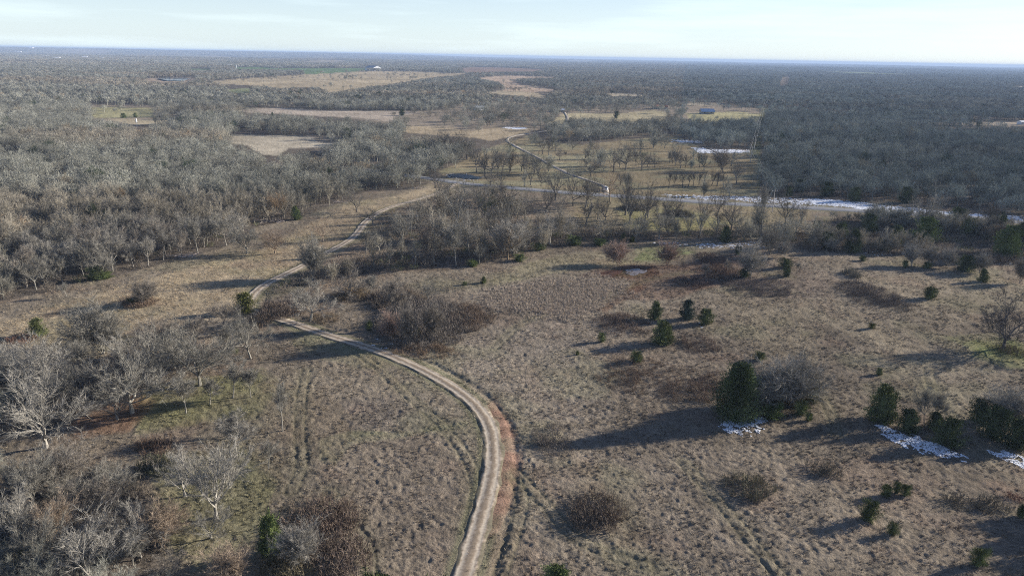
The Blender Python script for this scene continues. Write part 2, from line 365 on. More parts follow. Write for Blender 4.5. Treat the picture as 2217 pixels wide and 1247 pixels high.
def gen_tree(form, H=10.0, seed=0, detail=1.0, tw=1.0, lw=1.0):
    """bare winter tree: trunk+limbs in one mesh, small branches and twigs in the other"""
    random.seed(seed * 77 + 5)
    tr, cw = MB(), MB()
    P0 = dict(
        wide=dict(tf=.20, nl=8, la=(.45, 1.2), ll=.50, up=.055, r=.032, wob=.26, stems=1),
        forest=dict(tf=.30, nl=7, la=(.35, 1.05), ll=.40, up=.09, r=.023, wob=.22, stems=1),
        slender=dict(tf=.36, nl=6, la=(.25, .7), ll=.34, up=.12, r=.016, wob=.15, stems=1),
        multi=dict(tf=.06, nl=5, la=(.12, .5), ll=.5, up=.06, r=.013, wob=.14, stems=4),
        fork=dict(tf=.14, nl=5, la=(.35, .85), ll=.56, up=.05, r=.034, wob=.25, stems=1),
        gnarl=dict(tf=.26, nl=7, la=(.6, 1.25), ll=.44, up=.09, r=.028, wob=.36, stems=1))[form]
    ns = [4, 5, 3, 2]
    def grow(p, d, L, r, lev, mb, sides):
        n = ns[lev]; pts = [p]; rad = [r]
        for i in range(n):
            d = d + rnd_dir() * P0['wob'] * (1.0 if lev else .35) + np.array([0, 0, P0['up'] if lev else .12])
            d = d / np.linalg.norm(d); p = p + d * (L / n); pts.append(p); rad.append(r * (1 - .62 * (i + 1) / n))
        mb.tube(pts, rad, sides); return pts, rad, d
    def sub(pts, rad, d, L, lev):
        if lev == 1:
            n = int(6 * detail) + 1
            for k in range(n + 2):
                t = .25 + .75 * k / (n + 1); i = min(int(t * (len(pts) - 1)), len(pts) - 2); f = t * (len(pts) - 1) - i
                q = pts[i] * (1 - f) + pts[i + 1] * f; dd = pts[i + 1] - pts[i]; dd /= np.linalg.norm(dd)
                nd = bend(dd, random.uniform(.45, 1.0) if k < n else random.uniform(.15, .4)); nd[2] += .15; nd /= np.linalg.norm(nd)
                l2 = L * random.uniform(.38, .6) * (1.15 - .4 * t)
                ps, rs, d2 = grow(q, nd, l2, rad[i] * .5, 2, tr if detail > .6 else cw, 3)
                sub(ps, rs, d2, l2, 2)
        elif lev == 2:
            n = max(2, int(5 * detail))
            for k in range(n):
                t = .2 + .8 * k / max(1, n - 1); i = min(int(t * (len(pts) - 1)), len(pts) - 2); f = t * (len(pts) - 1) - i
                q = pts[i] * (1 - f) + pts[i + 1] * f; dd = pts[i + 1] - pts[i]; dd /= np.linalg.norm(dd)
                nd = bend(dd, random.uniform(.35, .9)); nd[2] += .15; nd /= np.linalg.norm(nd)
                l3 = L * random.uniform(.4, .65)
                ps, rs, d3 = grow(q, nd, l3, max(.016, rad[i] * .5), 3, cw, 3)
                nt_ = max(2, int((13 * detail + 3) * tw))
                for j in range(nt_):
                    tt = random.random(); a = ps[0] * (1 - tt) + ps[-1] * tt
                    cw.twig(a, bend(nd, random.uniform(.2, .95)), H * random.uniform(.05, .115), (.036 if detail > .6 else .075))
    for sidx in range(P0['stems']):
        d = np.array([0, 0, 1.0]) if P0['stems'] == 1 else bend(np.array([0, 0, 1.0]), random.uniform(.15, .5))
        d = d + np.array([random.gauss(0, .07), random.gauss(0, .07), 0]); d /= np.linalg.norm(d)
        r = H * P0['r'] * lw * random.uniform(.85, 1.15)
        L0 = H * P0['tf'] * random.uniform(.85, 1.2)
        ps, rs, d = grow(np.array([random.gauss(0, .1), random.gauss(0, .1), -.25]), d, L0 + .25, r, 0, tr, 6 if detail > .6 else 4)
        az0 = random.uniform(0, 6.28)
        nl = P0['nl']
        for k in range(nl):
            ang = random.uniform(*P0['la']) if k else .12
            az = az0 + k * 2.4
            nd = d * math.cos(ang) + np.array([math.cos(az), math.sin(az), 0]) * math.sin(ang); nd /= np.linalg.norm(nd)
            i = len(ps) - 1 if (k < 4 or form == 'multi') else len(ps) - 2
            l1 = H * P0['ll'] * random.uniform(.85, 1.25) * (1.25 if k == 0 else 1)
            p1, r1, d1 = grow(ps[i], nd, l1, rs[i] * random.uniform(.6, .85), 1, tr, 5 if detail > .6 else 3)
            sub(p1, r1, d1, l1, 1)
    allv = np.array(tr.v + cw.v); top = np.percentile(allv[:, 2], 95.5 if lw > 1 else 98)
    k = H / top
    wd = np.percentile(np.hypot(allv[:, 0], allv[:, 1]), 97) * 2 * k
    out = []
    for mb, nm in ((tr, 'trunk'), (cw, 'crown')):
        V = np.array(mb.v) * k; out.append(mesh_np(nm, V, mb.f))
    return out[0], out[1], wd

def gen_cedar(form, seed, dens=1.0):
    """evergreen of unit height 1 and unit width 1: whorls of upswept branches carrying sprays of foliage"""
    rs = np.random.default_rng(seed + 400)
    if form == 'cone': prof = lambda t: .50 * np.clip(1 - t, 0, 1) ** .80 * np.clip(t * 6 + .6, 0, 1)
    elif form == 'round': prof = lambda t: .47 * np.clip(1 - np.abs(t * 1.7 - .72) ** 2.2, 0, 1) ** .6
    else: prof = lambda t: .48 * np.clip(1 - t ** 1.9, 0, 1) ** .72 * np.clip(t * 4 + .62, 0, 1)
    V = []; nb = int(95 * dens); m = 74
    for i in range(nb):
        h = rs.random() ** 1.1 * .93 + .02; a = rs.uniform(0, 6.283)
        L = float(prof(np.array(h))) * rs.uniform(.72, 1.22) * (1 + .18 * math.sin(a * 2 + seed) + .1 * math.sin(a * 5 + h * 11)) + .03
        d = np.array([math.cos(a), math.sin(a), rs.uniform(.25, .75) * (.5 + h)]); tip_r = L
        t = rs.random(m) ** .6
        w_ = .055 + .07 * (1 - t)
        c = np.array([0, 0, h - .06])[None] + d[None] * (tip_r * t)[:, None] + rs.normal(0, 1, (m, 3)) * (w_ * (.35 + L))[:, None]
        o = d[None] + rs.normal(0, .55, (m, 3)) + [0, 0, .25]; o /= np.linalg.norm(o, axis=1)[:, None]
        sd = np.cross(o, rs.normal(0, 1, (m, 3))); sd /= np.linalg.norm(sd, axis=1)[:, None]
        Ls = rs.uniform(.03, .08, m)[:, None] / dens ** .35; ws = Ls * .22
        c[:, 2] = np.maximum(c[:, 2], .01)
        V.append(np.stack([c - sd * ws, c + sd * ws, c + o * Ls], 1).reshape(-1, 3))
    V = np.vstack(V); F = np.arange(len(V)).reshape(-1, 3)
    k = 10; zz = np.linspace(.03, .82, 6); B = []
    for z in zz:
        for j in range(k):
            t = 2 * math.pi * j / k; q = float(prof(np.array(z))) * .42 * (1 + .25 * math.sin(t * 3 + z * 9 + seed))
            B.append((q * math.cos(t), q * math.sin(t), z))
    B.append((0, 0, .88)); FB = []
    for i in range(5):
        for j in range(k):
            a = i * k + j; b = i * k + (j + 1) % k
            FB += [(a, b, b + k), (a, b + k, a + k)]
    for j in range(k): FB.append((5 * k + j, 5 * k + (j + 1) % k, 6 * k))
    o = len(V); V = np.vstack([V, np.array(B)]); F = np.vstack([F, np.array(FB) + o])
    cr = mesh_np('crown', V, F)
    tb = MB(); tb.tube([(0, 0, -.04), (.01, 0, .3), (0, .01, .8)], [.035, .03, .01], 5)
    return tb.mesh('trunk'), cr

def gen_bush(seed, n=26, tw=7, h=1.8, r=1.0, wd=.035):
    random.seed(seed * 13 + 3); b = MB()
    for i in range(n):
        a = random.uniform(0, 6.28); q = r * math.sqrt(random.random()) * .75
        p = np.array([q * math.cos(a), q * math.sin(a), -.05])
        d = np.array([math.cos(a) * q * .5 + random.gauss(0, .25), math.sin(a) * q * .5 + random.gauss(0, .25), 1.0]); d /= np.linalg.norm(d)
        L = h * random.uniform(.6, 1.05); b.twig(p, d, L, wd * 1.4)
        for j in range(tw):
            t = random.uniform(.25, .95); b.twig(p + d * L * t, bend(d, random.uniform(.3, .9)), h * random.uniform(.18, .38), wd)
    return np.array(b.v), np.array(b.f)

# ------------------------------------------------------------------ ground colour
TAN1 = np.array([.270, .226, .166]); TAN2 = np.array([.200, .167, .125]); HAY = np.array([.36, .30, .205])
OLIVE = np.array([.185, .180, .105]); GREEN = np.array([.16, .205, .075]); LITTER = np.array([.135, .115, .094])
MUD = np.array([.115, .060, .038]); CLAYC = np.array([.30, .19, .135]); CROP = np.array([.135, .22, .085])
COLORS = [  # polygon, colour, strength, edge softness
 (Wd([(-200,700),(0,700),(200,640),(560,540),(760,440),(960,400),(1000,420),(820,470),(760,530),(560,640),(540,680),(300,720),(0,760),(-200,800)]), HAY * [1.2,1.15,1.08], .92, .012),
 (Wd([(780,470),(960,420),(1080,420),(1250,520),(1100,560),(960,585),(830,590),(640,640),(700,570),(800,510)]), np.array([.255,.185,.125]), .65, .01),
 (Wd([(1300,425),(1620,440),(1760,450),(1740,495),(1600,500),(1400,505),(1250,500),(1240,450)]), np.array([.33,.27,.15]), .7, .01),
 (Wd([(1340,455),(1460,450),(1600,480),(1500,500),(1350,497)]), np.array([.27,.27,.10]), .6, .015),
 (Wd([(1040,600),(1180,560),(1320,535),(1500,532),(1560,545),(1500,556),(1350,575),(1200,592),(1080,620)]), np.array([.33,.29,.18]), .7, .008),
 (Wd([(1400,535),(1460,530),(1500,545),(1440,560),(1370,562)]), GREEN * 1.25, .7, .01),
 (Wd([(1250,600),(1290,580),(1380,568),(1480,572),(1600,545),(1640,560),(1600,600),(1480,640),(1400,650),(1330,640),(1380,610)]), np.array([.20,.13,.095]), .75, .012),
 (Wd([(1310,590),(1345,575),(1420,572),(1430,590),(1380,604),(1330,602)]), MUD, .9, .006),
 (Wd([(1280,665),(1330,630),(1400,600),(1440,588),(1420,610),(1350,650),(1310,675)]), MUD * 1.3, .7, .006),
 (Wd([(940,640),(1060,620),(1180,610),(1300,596),(1370,618),(1310,660),(1240,692),(1150,672),(1000,670)]), np.array([.33,.275,.205]), .8, .008),
 (Wd([(1080,690),(1200,680),(1340,700),(1300,800),(1350,900),(1150,920),(1060,850),(950,770)]), np.array([.30,.255,.20]), .6, .02),
 (Wd([(1260,690),(1520,640),(1560,760),(1560,860),(1400,880),(1290,830)]), np.array([.20,.155,.115]), .35, .02),
 (Wd([(1560,650),(1700,640),(1800,690),(1760,790),(1600,740)]), np.array([.27,.225,.155]), .7, .02),
 (Wd([(1700,640),(1800,650),(1900,690),(2010,780),(2000,800),(1880,740),(1760,690)]), HAY, .6, .01),
 (Wd([(1850,600),(2217,600),(2217,700),(2000,700),(1900,660)]), HAY * .9, .5, .02),
 (Wd([(1580,560),(1700,560),(1830,610),(1800,650),(1640,650),(1560,600)]), np.array([.24,.18,.14]), .55, .02),
 (Wd([(2080,745),(2200,735),(2250,790),(2180,800),(2110,775)]), np.array([.24,.27,.10]), .8, .015),
 (Wd([(2130,1040),(2217,1050),(2217,1100),(2180,1090),(2150,1070)]), np.array([.24,.13,.09]), .6, .02),
 (Wd([(620,690),(740,730),(860,790),(800,800),(700,780),(640,760)]), OLIVE * 1.2, .6, .012),
 (Wd([(300,850),(400,820),(560,800),(600,840),(560,900),(460,910),(300,930)]), np.array([.215,.215,.095]), .7, .012),
 (Wd([(170,880),(300,840),(340,870),(280,930),(160,945)]), np.array([.25,.135,.08]), .7, .01),
 (Wd([(320,1010),(520,960),(600,1040),(560,1160),(430,1230),(350,1180)]), np.array([.225,.22,.105]), .6, .015),
 (Wd([(690,950),(760,930),(860,935),(1010,915),(1010,925),(860,950),(760,960),(720,1010),(690,990)]), OLIVE * 1.25, .7, .006),
 (Wd([(560,850),(700,830),(780,900),(720,1000),(640,960),(600,1040),(560,1000)]), TAN2 * [1.05,.98,.9], .5, .02),
 (Wd([(740,860),(860,850),(960,900),(900,940),(760,920)]), np.array([.235,.20,.165]), .5, .02),
 (Wd([(700,960),(1020,940),(1030,1080),(940,1250),(780,1250),(730,1080)]), np.array([.255,.205,.155]), .5, .02),
 (Wd([(1130,900),(1500,960),(2217,1040),(2217,1300),(1100,1300)]), np.array([.262,.218,.168]), .5, .03),
 (CREEK, LITTER, .8, .008),
]
FCOL = {'crop1': CROP, 'crop2': CROP * 1.1, 'crop3': np.array([.22,.27,.13]), 'tan1': np.array([.37,.30,.19]), 'tan2': np.array([.40,.30,.21]),
        'tan3': np.array([.36,.30,.20]), 'hill1': np.array([.28,.19,.14]), 'lawn1': np.array([.22,.24,.13]), 'hay1': np.array([.30,.28,.15]),
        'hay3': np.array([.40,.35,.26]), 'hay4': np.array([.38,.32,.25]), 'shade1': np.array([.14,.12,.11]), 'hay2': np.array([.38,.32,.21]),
        'meadow': np.array([.30,.245,.15]), 'lawn2': np.array([.36,.31,.19]), 'lawn3': np.array([.33,.30,.16]), 'corridor': np.array([.13,.135,.075]),
        'strip1': np.array([.38,.32,.24]), 'bank': np.array([.46,.36,.26]), 'corridor2': np.array([.22,.175,.13]), 'mid1': np.array([.36,.29,.19])}
def ground_color(X, Y):
    n1 = fbm(X / 22, Y / 22, 5, 4); n2 = fbm(X / 5, Y / 5, 9, 3); n3 = fbm(X / 70, Y / 70, 21, 3); n4 = fbm(X / 1.4, Y / 1.4, 33, 2)
    a = sm(.35, .65, n1)[:, None]
    C = TAN1 * a + TAN2 * (1 - a)
    r = np.hypot(X, Y); nf = fbm(X / 110, Y / 160, 88, 4)
    for poly, c, s, k in COLORS:
        m = cover(poly, X, Y, k)[:, None] * s * (.75 + .5 * (n2[:, None] - .5) * 2); m = np.clip(m, 0, 1)
        C = C * (1 - m) + np.asarray(c) * m
    # olive winter grass and rusty bluestem in patches
    g = (sm(.56, .74, fbm(X / 16, Y / 16, 44, 4)) * .32)[:, None]; C = C * (1 - g) + OLIVE * 1.15 * g
    g = (sm(.58, .76, fbm(X / 9, Y / 9, 61, 4)) * .28)[:, None]; C = C * (1 - g) + np.array([.245,.170,.125]) * g
    wm = np.zeros(X.shape)
    for k in WOODS: wm = np.maximum(wm, cover(WOODS[k], X, Y, .006))
    wm = np.maximum(wm, (r > 380).astype(float))
    for k in FW: wm = np.minimum(wm, 1 - cover(FW[k], X, Y, .004))
    for q in SAVANNA: wm = np.minimum(wm, 1 - .8 * cover(q, X, Y, .006))
    sv = np.zeros(X.shape)
    for q in SAVANNA: sv = np.maximum(sv, cover(q, X, Y, .006))
    C = C * (1 - .8 * sv[:, None]) + np.array([.35, .29, .215]) * .8 * sv[:, None]
    lit = LITTER * (.8 + .5 * n2[:, None])
    C = C * (1 - wm[:, None] * .85) + lit * wm[:, None] * .85
    for k in FW:
        c = FCOL.get(k, np.array([.36,.31,.22])) * (1.3 if k[:3] in ('tan', 'hay', 'mid', 'law', 'str', 'hou') else 1.0)
        m = cover(FW[k], X, Y, .003)[:, None] * .85
        C = C * (1 - m) + c * (.62 + .36 * n1[:, None] + .36 * nf[:, None]) * m
    m = (cover(FW['meadow'], X, Y, .004) * sm(.48, .6, fbm(X / 30, Y / 14, 71, 3)))[:, None] * .5
    C = C * (1 - m) + np.array([.28,.28,.18]) * m
    # tracks
    d, sd = seg_dist(TRACK, X, Y, 8)
    m = (np.exp(-((d - 2.0) / .6) ** 2) * .65)[:, None]; C = C * (1 - m) + OLIVE * 1.1 * m
    m = np.clip((1.7 - d) * 1.5, 0, 1)[:, None]; C = C * (1 - m) + np.array([.42,.34,.26]) * m
    m = cover(CLAY, X, Y, .009)[:, None] * (.55 + .45 * sm(.35, .6, n2))[:, None]; C = C * (1 - m) + CLAYC * (.75 + .5 * n4[:, None]) * m
    for rl in RUTS:
        d, sd = seg_dist(rl, X, Y, 4)
        m = (np.exp(-((d - .85) / .25) ** 2) * .35)[:, None]; C = C * (1 - m) + np.array([.12,.11,.065]) * m
        m = (np.exp(-(d / 1.8) ** 2) * .25)[:, None]; C = C * (1 - m) + OLIVE * m
    d, sd = seg_dist(ROAD, X, Y, 12)
    m = (np.exp(-((d - 4.6) / 1.6) ** 2) * .6)[:, None]; C = C * (1 - m) + OLIVE * 1.2 * m
    C = C * (.74 + .52 * n4[:, None])
    C = C * (.64 + .36 * fbm(X / 55, Y / 55, 131, 3) * 1.15)[:, None]
    return np.clip(C, 0, 1)
# ------------------------------------------------------------------ ground sheet
def micro(X, Y):
    """grass tussocks and ruts as real relief, near the camera only"""
    r = np.hypot(X, Y)
    t = fbm(X / .7, Y / .7, 91, 2) * .9 + fbm(X / 4.1, Y / 4.1, 97, 2) * .1
    k = (1 - sm(260, 460, r)) * .34
    dt, _ = seg_dist(TRACK, X, Y, 7); dr, _ = seg_dist(ROAD, X, Y, 14); dd, _ = seg_dist(DRIVE, X, Y, 10)
    flat = np.minimum(np.minimum(sm(2.2, 4.0, dt), sm(4, 8, dr)), sm(3, 6, dd))
    flat = np.minimum(flat, 1 - cover(CLAY, X, Y, .002))
    z = (t - .45) * k * flat
    for rl in RUTS:
        d, sd = seg_dist(rl, X, Y, 4)
        z = z - .07 * np.exp(-((d - .85) / .3) ** 2)
    # bank on the outside of the bend, cut into the field
    d, sd = seg_dist(TRACK, X, Y, 9)
    m = np.exp(-((d - 3.6) / .7) ** 2) * (sd < 0) * (np.hypot(X, Y) < 190)
    return z - .22 * m
az = np.concatenate([np.linspace(-180, -60, 41)[:-1], np.linspace(-60, -41, 39)[:-1], np.linspace(-41, 41, 840)[:-1], np.linspace(41, 60, 39)[:-1], np.linspace(60, 180, 41)])
dep = np.concatenate([np.linspace(88, 53, 26)[:-1], np.linspace(53, 44, 40)[:-1], np.linspace(44, 1.2, 600)[:-1], np.linspace(1.2, .13, 55)])
rr = CAM_H / np.tan(np.radians(dep))
A_, R_ = np.meshgrid(np.radians(az), rr)
GX = (R_ * np.sin(A_)).ravel(); GY = (R_ * np.cos(A_)).ravel()
GZ = terrain(GX, GY) + micro(GX, GY)
na, nr = len(az), len(rr)
ii, jj = np.meshgrid(np.arange(nr - 1), np.arange(na - 1), indexing='ij')
a0 = (ii * na + jj).ravel()
GF = np.stack([a0, a0 + 1, a0 + na + 1, a0 + na], 1)[:, ::-1]
c0 = len(GX)
GV = np.stack([GX, GY, GZ], 1)
gm = mesh_np('ground', GV, GF, True)
GC = ground_color(GX, GY)
ca = gm.color_attributes.new('cover', 'FLOAT_COLOR', 'POINT')
ca.data.foreach_set('color', np.concatenate([GC, np.ones((len(GC), 1))], 1).astype(np.float32).ravel())
m, nt, b = mat('ground', .95, 0.0); L = nt.links.new
at = N(nt, 'ShaderNodeVertexColor', layer_name='cover'); tc = N(nt, 'ShaderNodeTexCoord')
n1 = N(nt, 'ShaderNodeTexNoise'); n1.inputs['Scale'].default_value = 2.6; n1.inputs['Detail'].default_value = 5; n1.inputs['Roughness'].default_value = .7
n2 = N(nt, 'ShaderNodeTexNoise'); n2.inputs['Scale'].default_value = .09; n2.inputs['Detail'].default_value = 6; n2.inputs['Roughness'].default_value = .62
L(tc.outputs['Object'], n1.inputs['Vector']); L(tc.outputs['Object'], n2.inputs['Vector'])
r1 = N(nt, 'ShaderNodeMapRange'); r1.inputs[1].default_value = .3; r1.inputs[2].default_value = .7; r1.inputs[3].default_value = .62; r1.inputs[4].default_value = 1.38
r2 = N(nt, 'ShaderNodeMapRange'); r2.inputs[1].default_value = .3; r2.inputs[2].default_value = .7; r2.inputs[3].default_value = .84; r2.inputs[4].default_value = 1.16
L(n1.outputs[0], r1.inputs[0]); L(n2.outputs[0], r2.inputs[0])
mm = N(nt, 'ShaderNodeMath', operation='MULTIPLY'); L(r1.outputs[0], mm.inputs[0]); L(r2.outputs[0], mm.inputs[1])
sc = N(nt, 'ShaderNodeVectorMath', operation='SCALE'); L(at.outputs[0], sc.inputs[0]); L(mm.outputs[0], sc.inputs['Scale']); L(sc.outputs[0], b.inputs['Base Color'])
bp = N(nt, 'ShaderNodeBump'); bp.inputs['Strength'].default_value = .8; bp.inputs['Distance'].default_value = .3; L(n1.outputs[0], bp.inputs['Height']); L(bp.outputs[0], b.inputs['Normal'])
ground = new_obj('ground', gm, m=m); tag(ground, 'rolling tan winter pasture and wooded ground reaching the horizon', kind='structure')

# ------------------------------------------------------------------ roads and tracks
def ribbon(name, line, offs, lift, m, label, fade=0):
    """offs: list of (lateral offset, extra height)"""
    pts = [line[0]]
    for p in line[1:]:
        d = np.hypot(*(p - pts[-1])); n = max(1, int(d / max(1.2, min(6, np.hypot(*p) * .008))))
        q = pts[-1]
        for k in range(1, n + 1): pts.append(q + (p - q) * k / n)
    p = np.array(pts); t = np.gradient(p, axis=0); t /= np.hypot(t[:, 0], t[:, 1])[:, None] + 1e-9
    nrm = np.stack([-t[:, 1], t[:, 0]], 1); V = []; k = len(offs)
    s = np.cumsum(np.r_[0, np.hypot(*np.diff(p, axis=0).T)])
    for j, (o, h) in enumerate(offs):
        wob = (vnoise(s / 2.1, s * 0 + j, 7) - .5) * (.95 if j in (0, k - 1) else .45 if j in (1, k - 2) else .15)
        q = p + nrm * (o + wob)[:, None]
        r = np.hypot(q[:, 0], q[:, 1])
        V.append(np.stack([q[:, 0], q[:, 1], terrain(q[:, 0], q[:, 1]) + lift + h + r * .0003], 1))
    V = np.stack(V, 1).reshape(-1, 3); n = len(p)
    F = [(i * k + j, i * k + j + 1, (i + 1) * k + j + 1, (i + 1) * k + j) for i in range(n - 1) for j in range(k - 1)]
    me = mesh_np(name, V, F, True)
    uv = me.uv_layers.new(name='u'); d = np.zeros((len(me.loops), 2), np.float32)
    li = np.zeros(len(me.loops), np.int32); me.loops.foreach_get('vertex_index', li)
    d[:, 0] = np.array([o[0] for o in offs])[li % k]; d[:, 1] = s[li // k]; uv.data.foreach_set('uv', d.ravel())
    o = new_obj(name, me, m=m); tag(o, label, kind='structure'); return o
def track_mat(name, pale, dark, verge, ruts=.85):
    m, nt, b = mat(name, .95, .02); L = nt.links.new
    uv = N(nt, 'ShaderNodeUVMap', uv_map='u'); sp = N(nt, 'ShaderNodeSeparateXYZ'); L(uv.outputs[0], sp.inputs[0])
    ab = N(nt, 'ShaderNodeMath', operation='ABSOLUTE'); L(sp.outputs[0], ab.inputs[0])
    tc = N(nt, 'ShaderNodeTexCoord'); nz = N(nt, 'ShaderNodeTexNoise'); nz.inputs['Scale'].default_value = .8; nz.inputs['Detail'].default_value = 6; nz.inputs['Roughness'].default_value = .7
    L(tc.outputs['Object'], nz.inputs['Vector'])
    ad = N(nt, 'ShaderNodeMath', operation='MULTIPLY_ADD'); L(nz.outputs[0], ad.inputs[0]); ad.inputs[1].default_value = 1.7; ad.inputs[2].default_value = -.85
    su = N(nt, 'ShaderNodeMath', operation='ADD'); L(ab.outputs[0], su.inputs[0]); L(ad.outputs[0], su.inputs[1])
    cr = N(nt, 'ShaderNodeValToRGB'); e = cr.color_ramp.elements
    L(su.outputs[0], cr.inputs[0])
    e[0].position = 0; e[0].color = (*verge[1], 1); e[1].position = 1; e[1].color = (*verge[0], 1)
    for p, c in ((.12, verge[1]), (.22, dark), (.42, pale), (.56, pale), (.70, dark), (.84, verge[0])):
        q = e.new(p); q.color = (*c, 1)
    mr = N(nt, 'ShaderNodeMapRange'); mr.inputs[1].default_value = .2; mr.inputs[2].default_value = .8; mr.inputs[3].default_value = .7; mr.inputs[4].default_value = 1.25
    n2 = N(nt, 'ShaderNodeTexNoise'); n2.inputs['Scale'].default_value = 2.5; n2.inputs['Detail'].default_value = 5; L(tc.outputs['Object'], n2.inputs['Vector']); L(n2.outputs[0], mr.inputs[0])
    s = N(nt, 'ShaderNodeVectorMath', operation='SCALE'); L(cr.outputs[0], s.inputs[0]); L(mr.outputs[0], s.inputs['Scale']); L(s.outputs[0], b.inputs['Base Color'])
    # the ramp runs 0..1 over 0..2.6 m from the middle of the track
    dv = N(nt, 'ShaderNodeMath', operation='DIVIDE'); dv.inputs[1].default_value = ruts * 2
    L(su.outputs[0], dv.inputs[0]); L(dv.outputs[0], cr.inputs[0])
    return m
gt = track_mat('gravel', (.52, .445, .34), (.36, .29, .215), ((.20, .175, .12), (.27, .215, .155)), .8)
offs = [(-1.65, -.12), (-1.3, .03), (-.95, .0), (-.65, -.02), (-.3, .05), (.3, .05), (.65, -.02), (.95, 0), (1.3, .03), (1.65, -.12)]
ribbon('gravel_track', TRACK, offs, .07, gt, 'pale two-rut gravel track winding up from the bottom edge to the road')
ar = noise_col('asphalt', (.22, .22, .222), (.28, .278, .275), .6, .85, .1, 0, 6)
ribbon('road', ROAD, [(-3.5, -.2), (-2.9, .03), (-1.5, .07), (0, .1), (1.5, .07), (2.9, .03), (3.5, -.2)], .07, ar, 'grey county road crossing behind the field')
dg = noise_col('pale_gravel', (.27, .24, .20), (.44, .40, .345), .12, .95, 0, 0, 5)
ribbon('driveway', DRIVE, [(-1.3, -.2), (-1.0, .03), (0, .06), (1.0, .03), (1.3, -.2)], .06, dg, 'pale gravel driveway leading from the road up through the meadow')
far1 = noise_col('pale_dirt', (.45, .42, .36), (.5, .46, .4), .2, .95)

def flat_patch(name, px, m, lift, label, kind='structure', n=24, amp=.5):
    pw = Wd(px); c = pw.mean(0); V = [(c[0], c[1], T1(*c) + lift)]
    q = []
    for i in range(len(pw)):
        for k in range(4):
            q.append(pw[i] + (pw[(i + 1) % len(pw)] - pw[i]) * k / 4)
    q = np.array(q); q += (rng.random(q.shape) - .5) * amp
    zc = T1(*c)
    for x, y in q: V.append((x, y, zc + lift))
    F = [(0, 1 + i, 1 + (i + 1) % len(q)) for i in range(len(q))]
    o = new_obj(name, mesh_np(name, V, F), m=m); tag(o, label, kind=kind); return o
mw, nt, b = mat('muddy_water', .3, .25); rgb(nt, b.inputs['Base Color'], (.19, .16, .14))
md, nt, b = mat('dark_water', .35, .12); rgb(nt, b.inputs['Base Color'], (.02, .03, .04))
mb_, nt, b = mat('blue_water', .08, .5); rgb(nt, b.inputs['Base Color'], (.05, .12, .20))
flat_patch('puddle', [(1352,589),(1362,582),(1378,581),(1402,584),(1399,588),(1386,591),(1374,597),(1362,595)], mw, .12, 'small milky puddle in the red mud of the field', amp=1.3)
flat_patch('creek_pool', [(0,783),(20,778),(45,782),(62,790),(60,805),(40,816),(15,818),(0,812)], md, .2, 'dark creek pool behind the bare trees at the left edge')
flat_patch('roadside_pool', [(968,378),(990,376),(1020,379),(1044,385),(1036,388),(1005,386),(975,382)], md, .3, 'dark pool with snow beside the road bend')
flat_patch('pond', [(340,172),(362,170),(402,170.5),(410,173),(400,177),(360,176.5)], mb_, 1.5, 'distant blue farm pond with a tan bank')
flat_patch('mud_pit', [(1292,592),(1320,586),(1350,584),(1345,592),(1325,600),(1300,598)], noise_col('wet_mud', (.07,.035,.024), (.12,.06,.04), 1.5, .8, .1), .12, 'dark red wet mud beside the milky puddle')

# ------------------------------------------------------------------ scatter (stuff) with geometry nodes
def scatter(name, pos, protos, idx, rot, scl, tint, label):
    me = bpy.data.meshes.new(name); n = len(pos)
    me.vertices.add(n); me.vertices.foreach_set('co', np.asarray(pos, np.float32).ravel())
    def attr(nm, t, a, k):
        at = me.attributes.new(nm, t, 'POINT'); at.data.foreach_set(k, np.ascontiguousarray(a).ravel())
    attr('idx', 'INT', np.asarray(idx, np.int32), 'value')
    attr('rot', 'FLOAT_VECTOR', np.asarray(rot, np.float32), 'vector'); attr('scl', 'FLOAT_VECTOR', np.asarray(scl, np.float32), 'vector')
    attr('tint', 'FLOAT_VECTOR', np.asarray(tint, np.float32), 'vector')
    c = bpy.data.collections.new(name + '_kinds')
    for k, mesh in enumerate(protos):
        o = bpy.data.objects.new('%s_%02d' % (name, k), mesh); c.objects.link(o)
    ng = bpy.data.node_groups.new(name, 'GeometryNodeTree')
    ng.interface.new_socket('Geometry', in_out='INPUT', socket_type='NodeSocketGeometry'); ng.interface.new_socket('Geometry', in_out='OUTPUT', socket_type='NodeSocketGeometry')
    gi = ng.nodes.new('NodeGroupInput'); go = ng.nodes.new('NodeGroupOutput'); ip = ng.nodes.new('GeometryNodeInstanceOnPoints'); ci = ng.nodes.new('GeometryNodeCollectionInfo')
    ci.inputs['Collection'].default_value = c; ci.inputs['Separate Children'].default_value = True; ci.inputs['Reset Children'].default_value = True
    def na_(nm, dt):
        a = ng.nodes.new('GeometryNodeInputNamedAttribute'); a.data_type = dt; a.inputs['Name'].default_value = nm; return a.outputs[0]
    l = ng.links.new; l(gi.outputs[0], ip.inputs['Points']); l(ci.outputs[0], ip.inputs['Instance']); ip.inputs['Pick Instance'].default_value = True
    l(na_('idx', 'INT'), ip.inputs['Instance Index']); l(na_('rot', 'FLOAT_VECTOR'), ip.inputs['Rotation']); l(na_('scl', 'FLOAT_VECTOR'), ip.inputs['Scale'])
    l(ip.outputs[0], go.inputs[0])
    o = new_obj(name, me); md = o.modifiers.new('scatter', 'NODES'); md.node_group = ng
    tag(o, label, kind='stuff'); return o
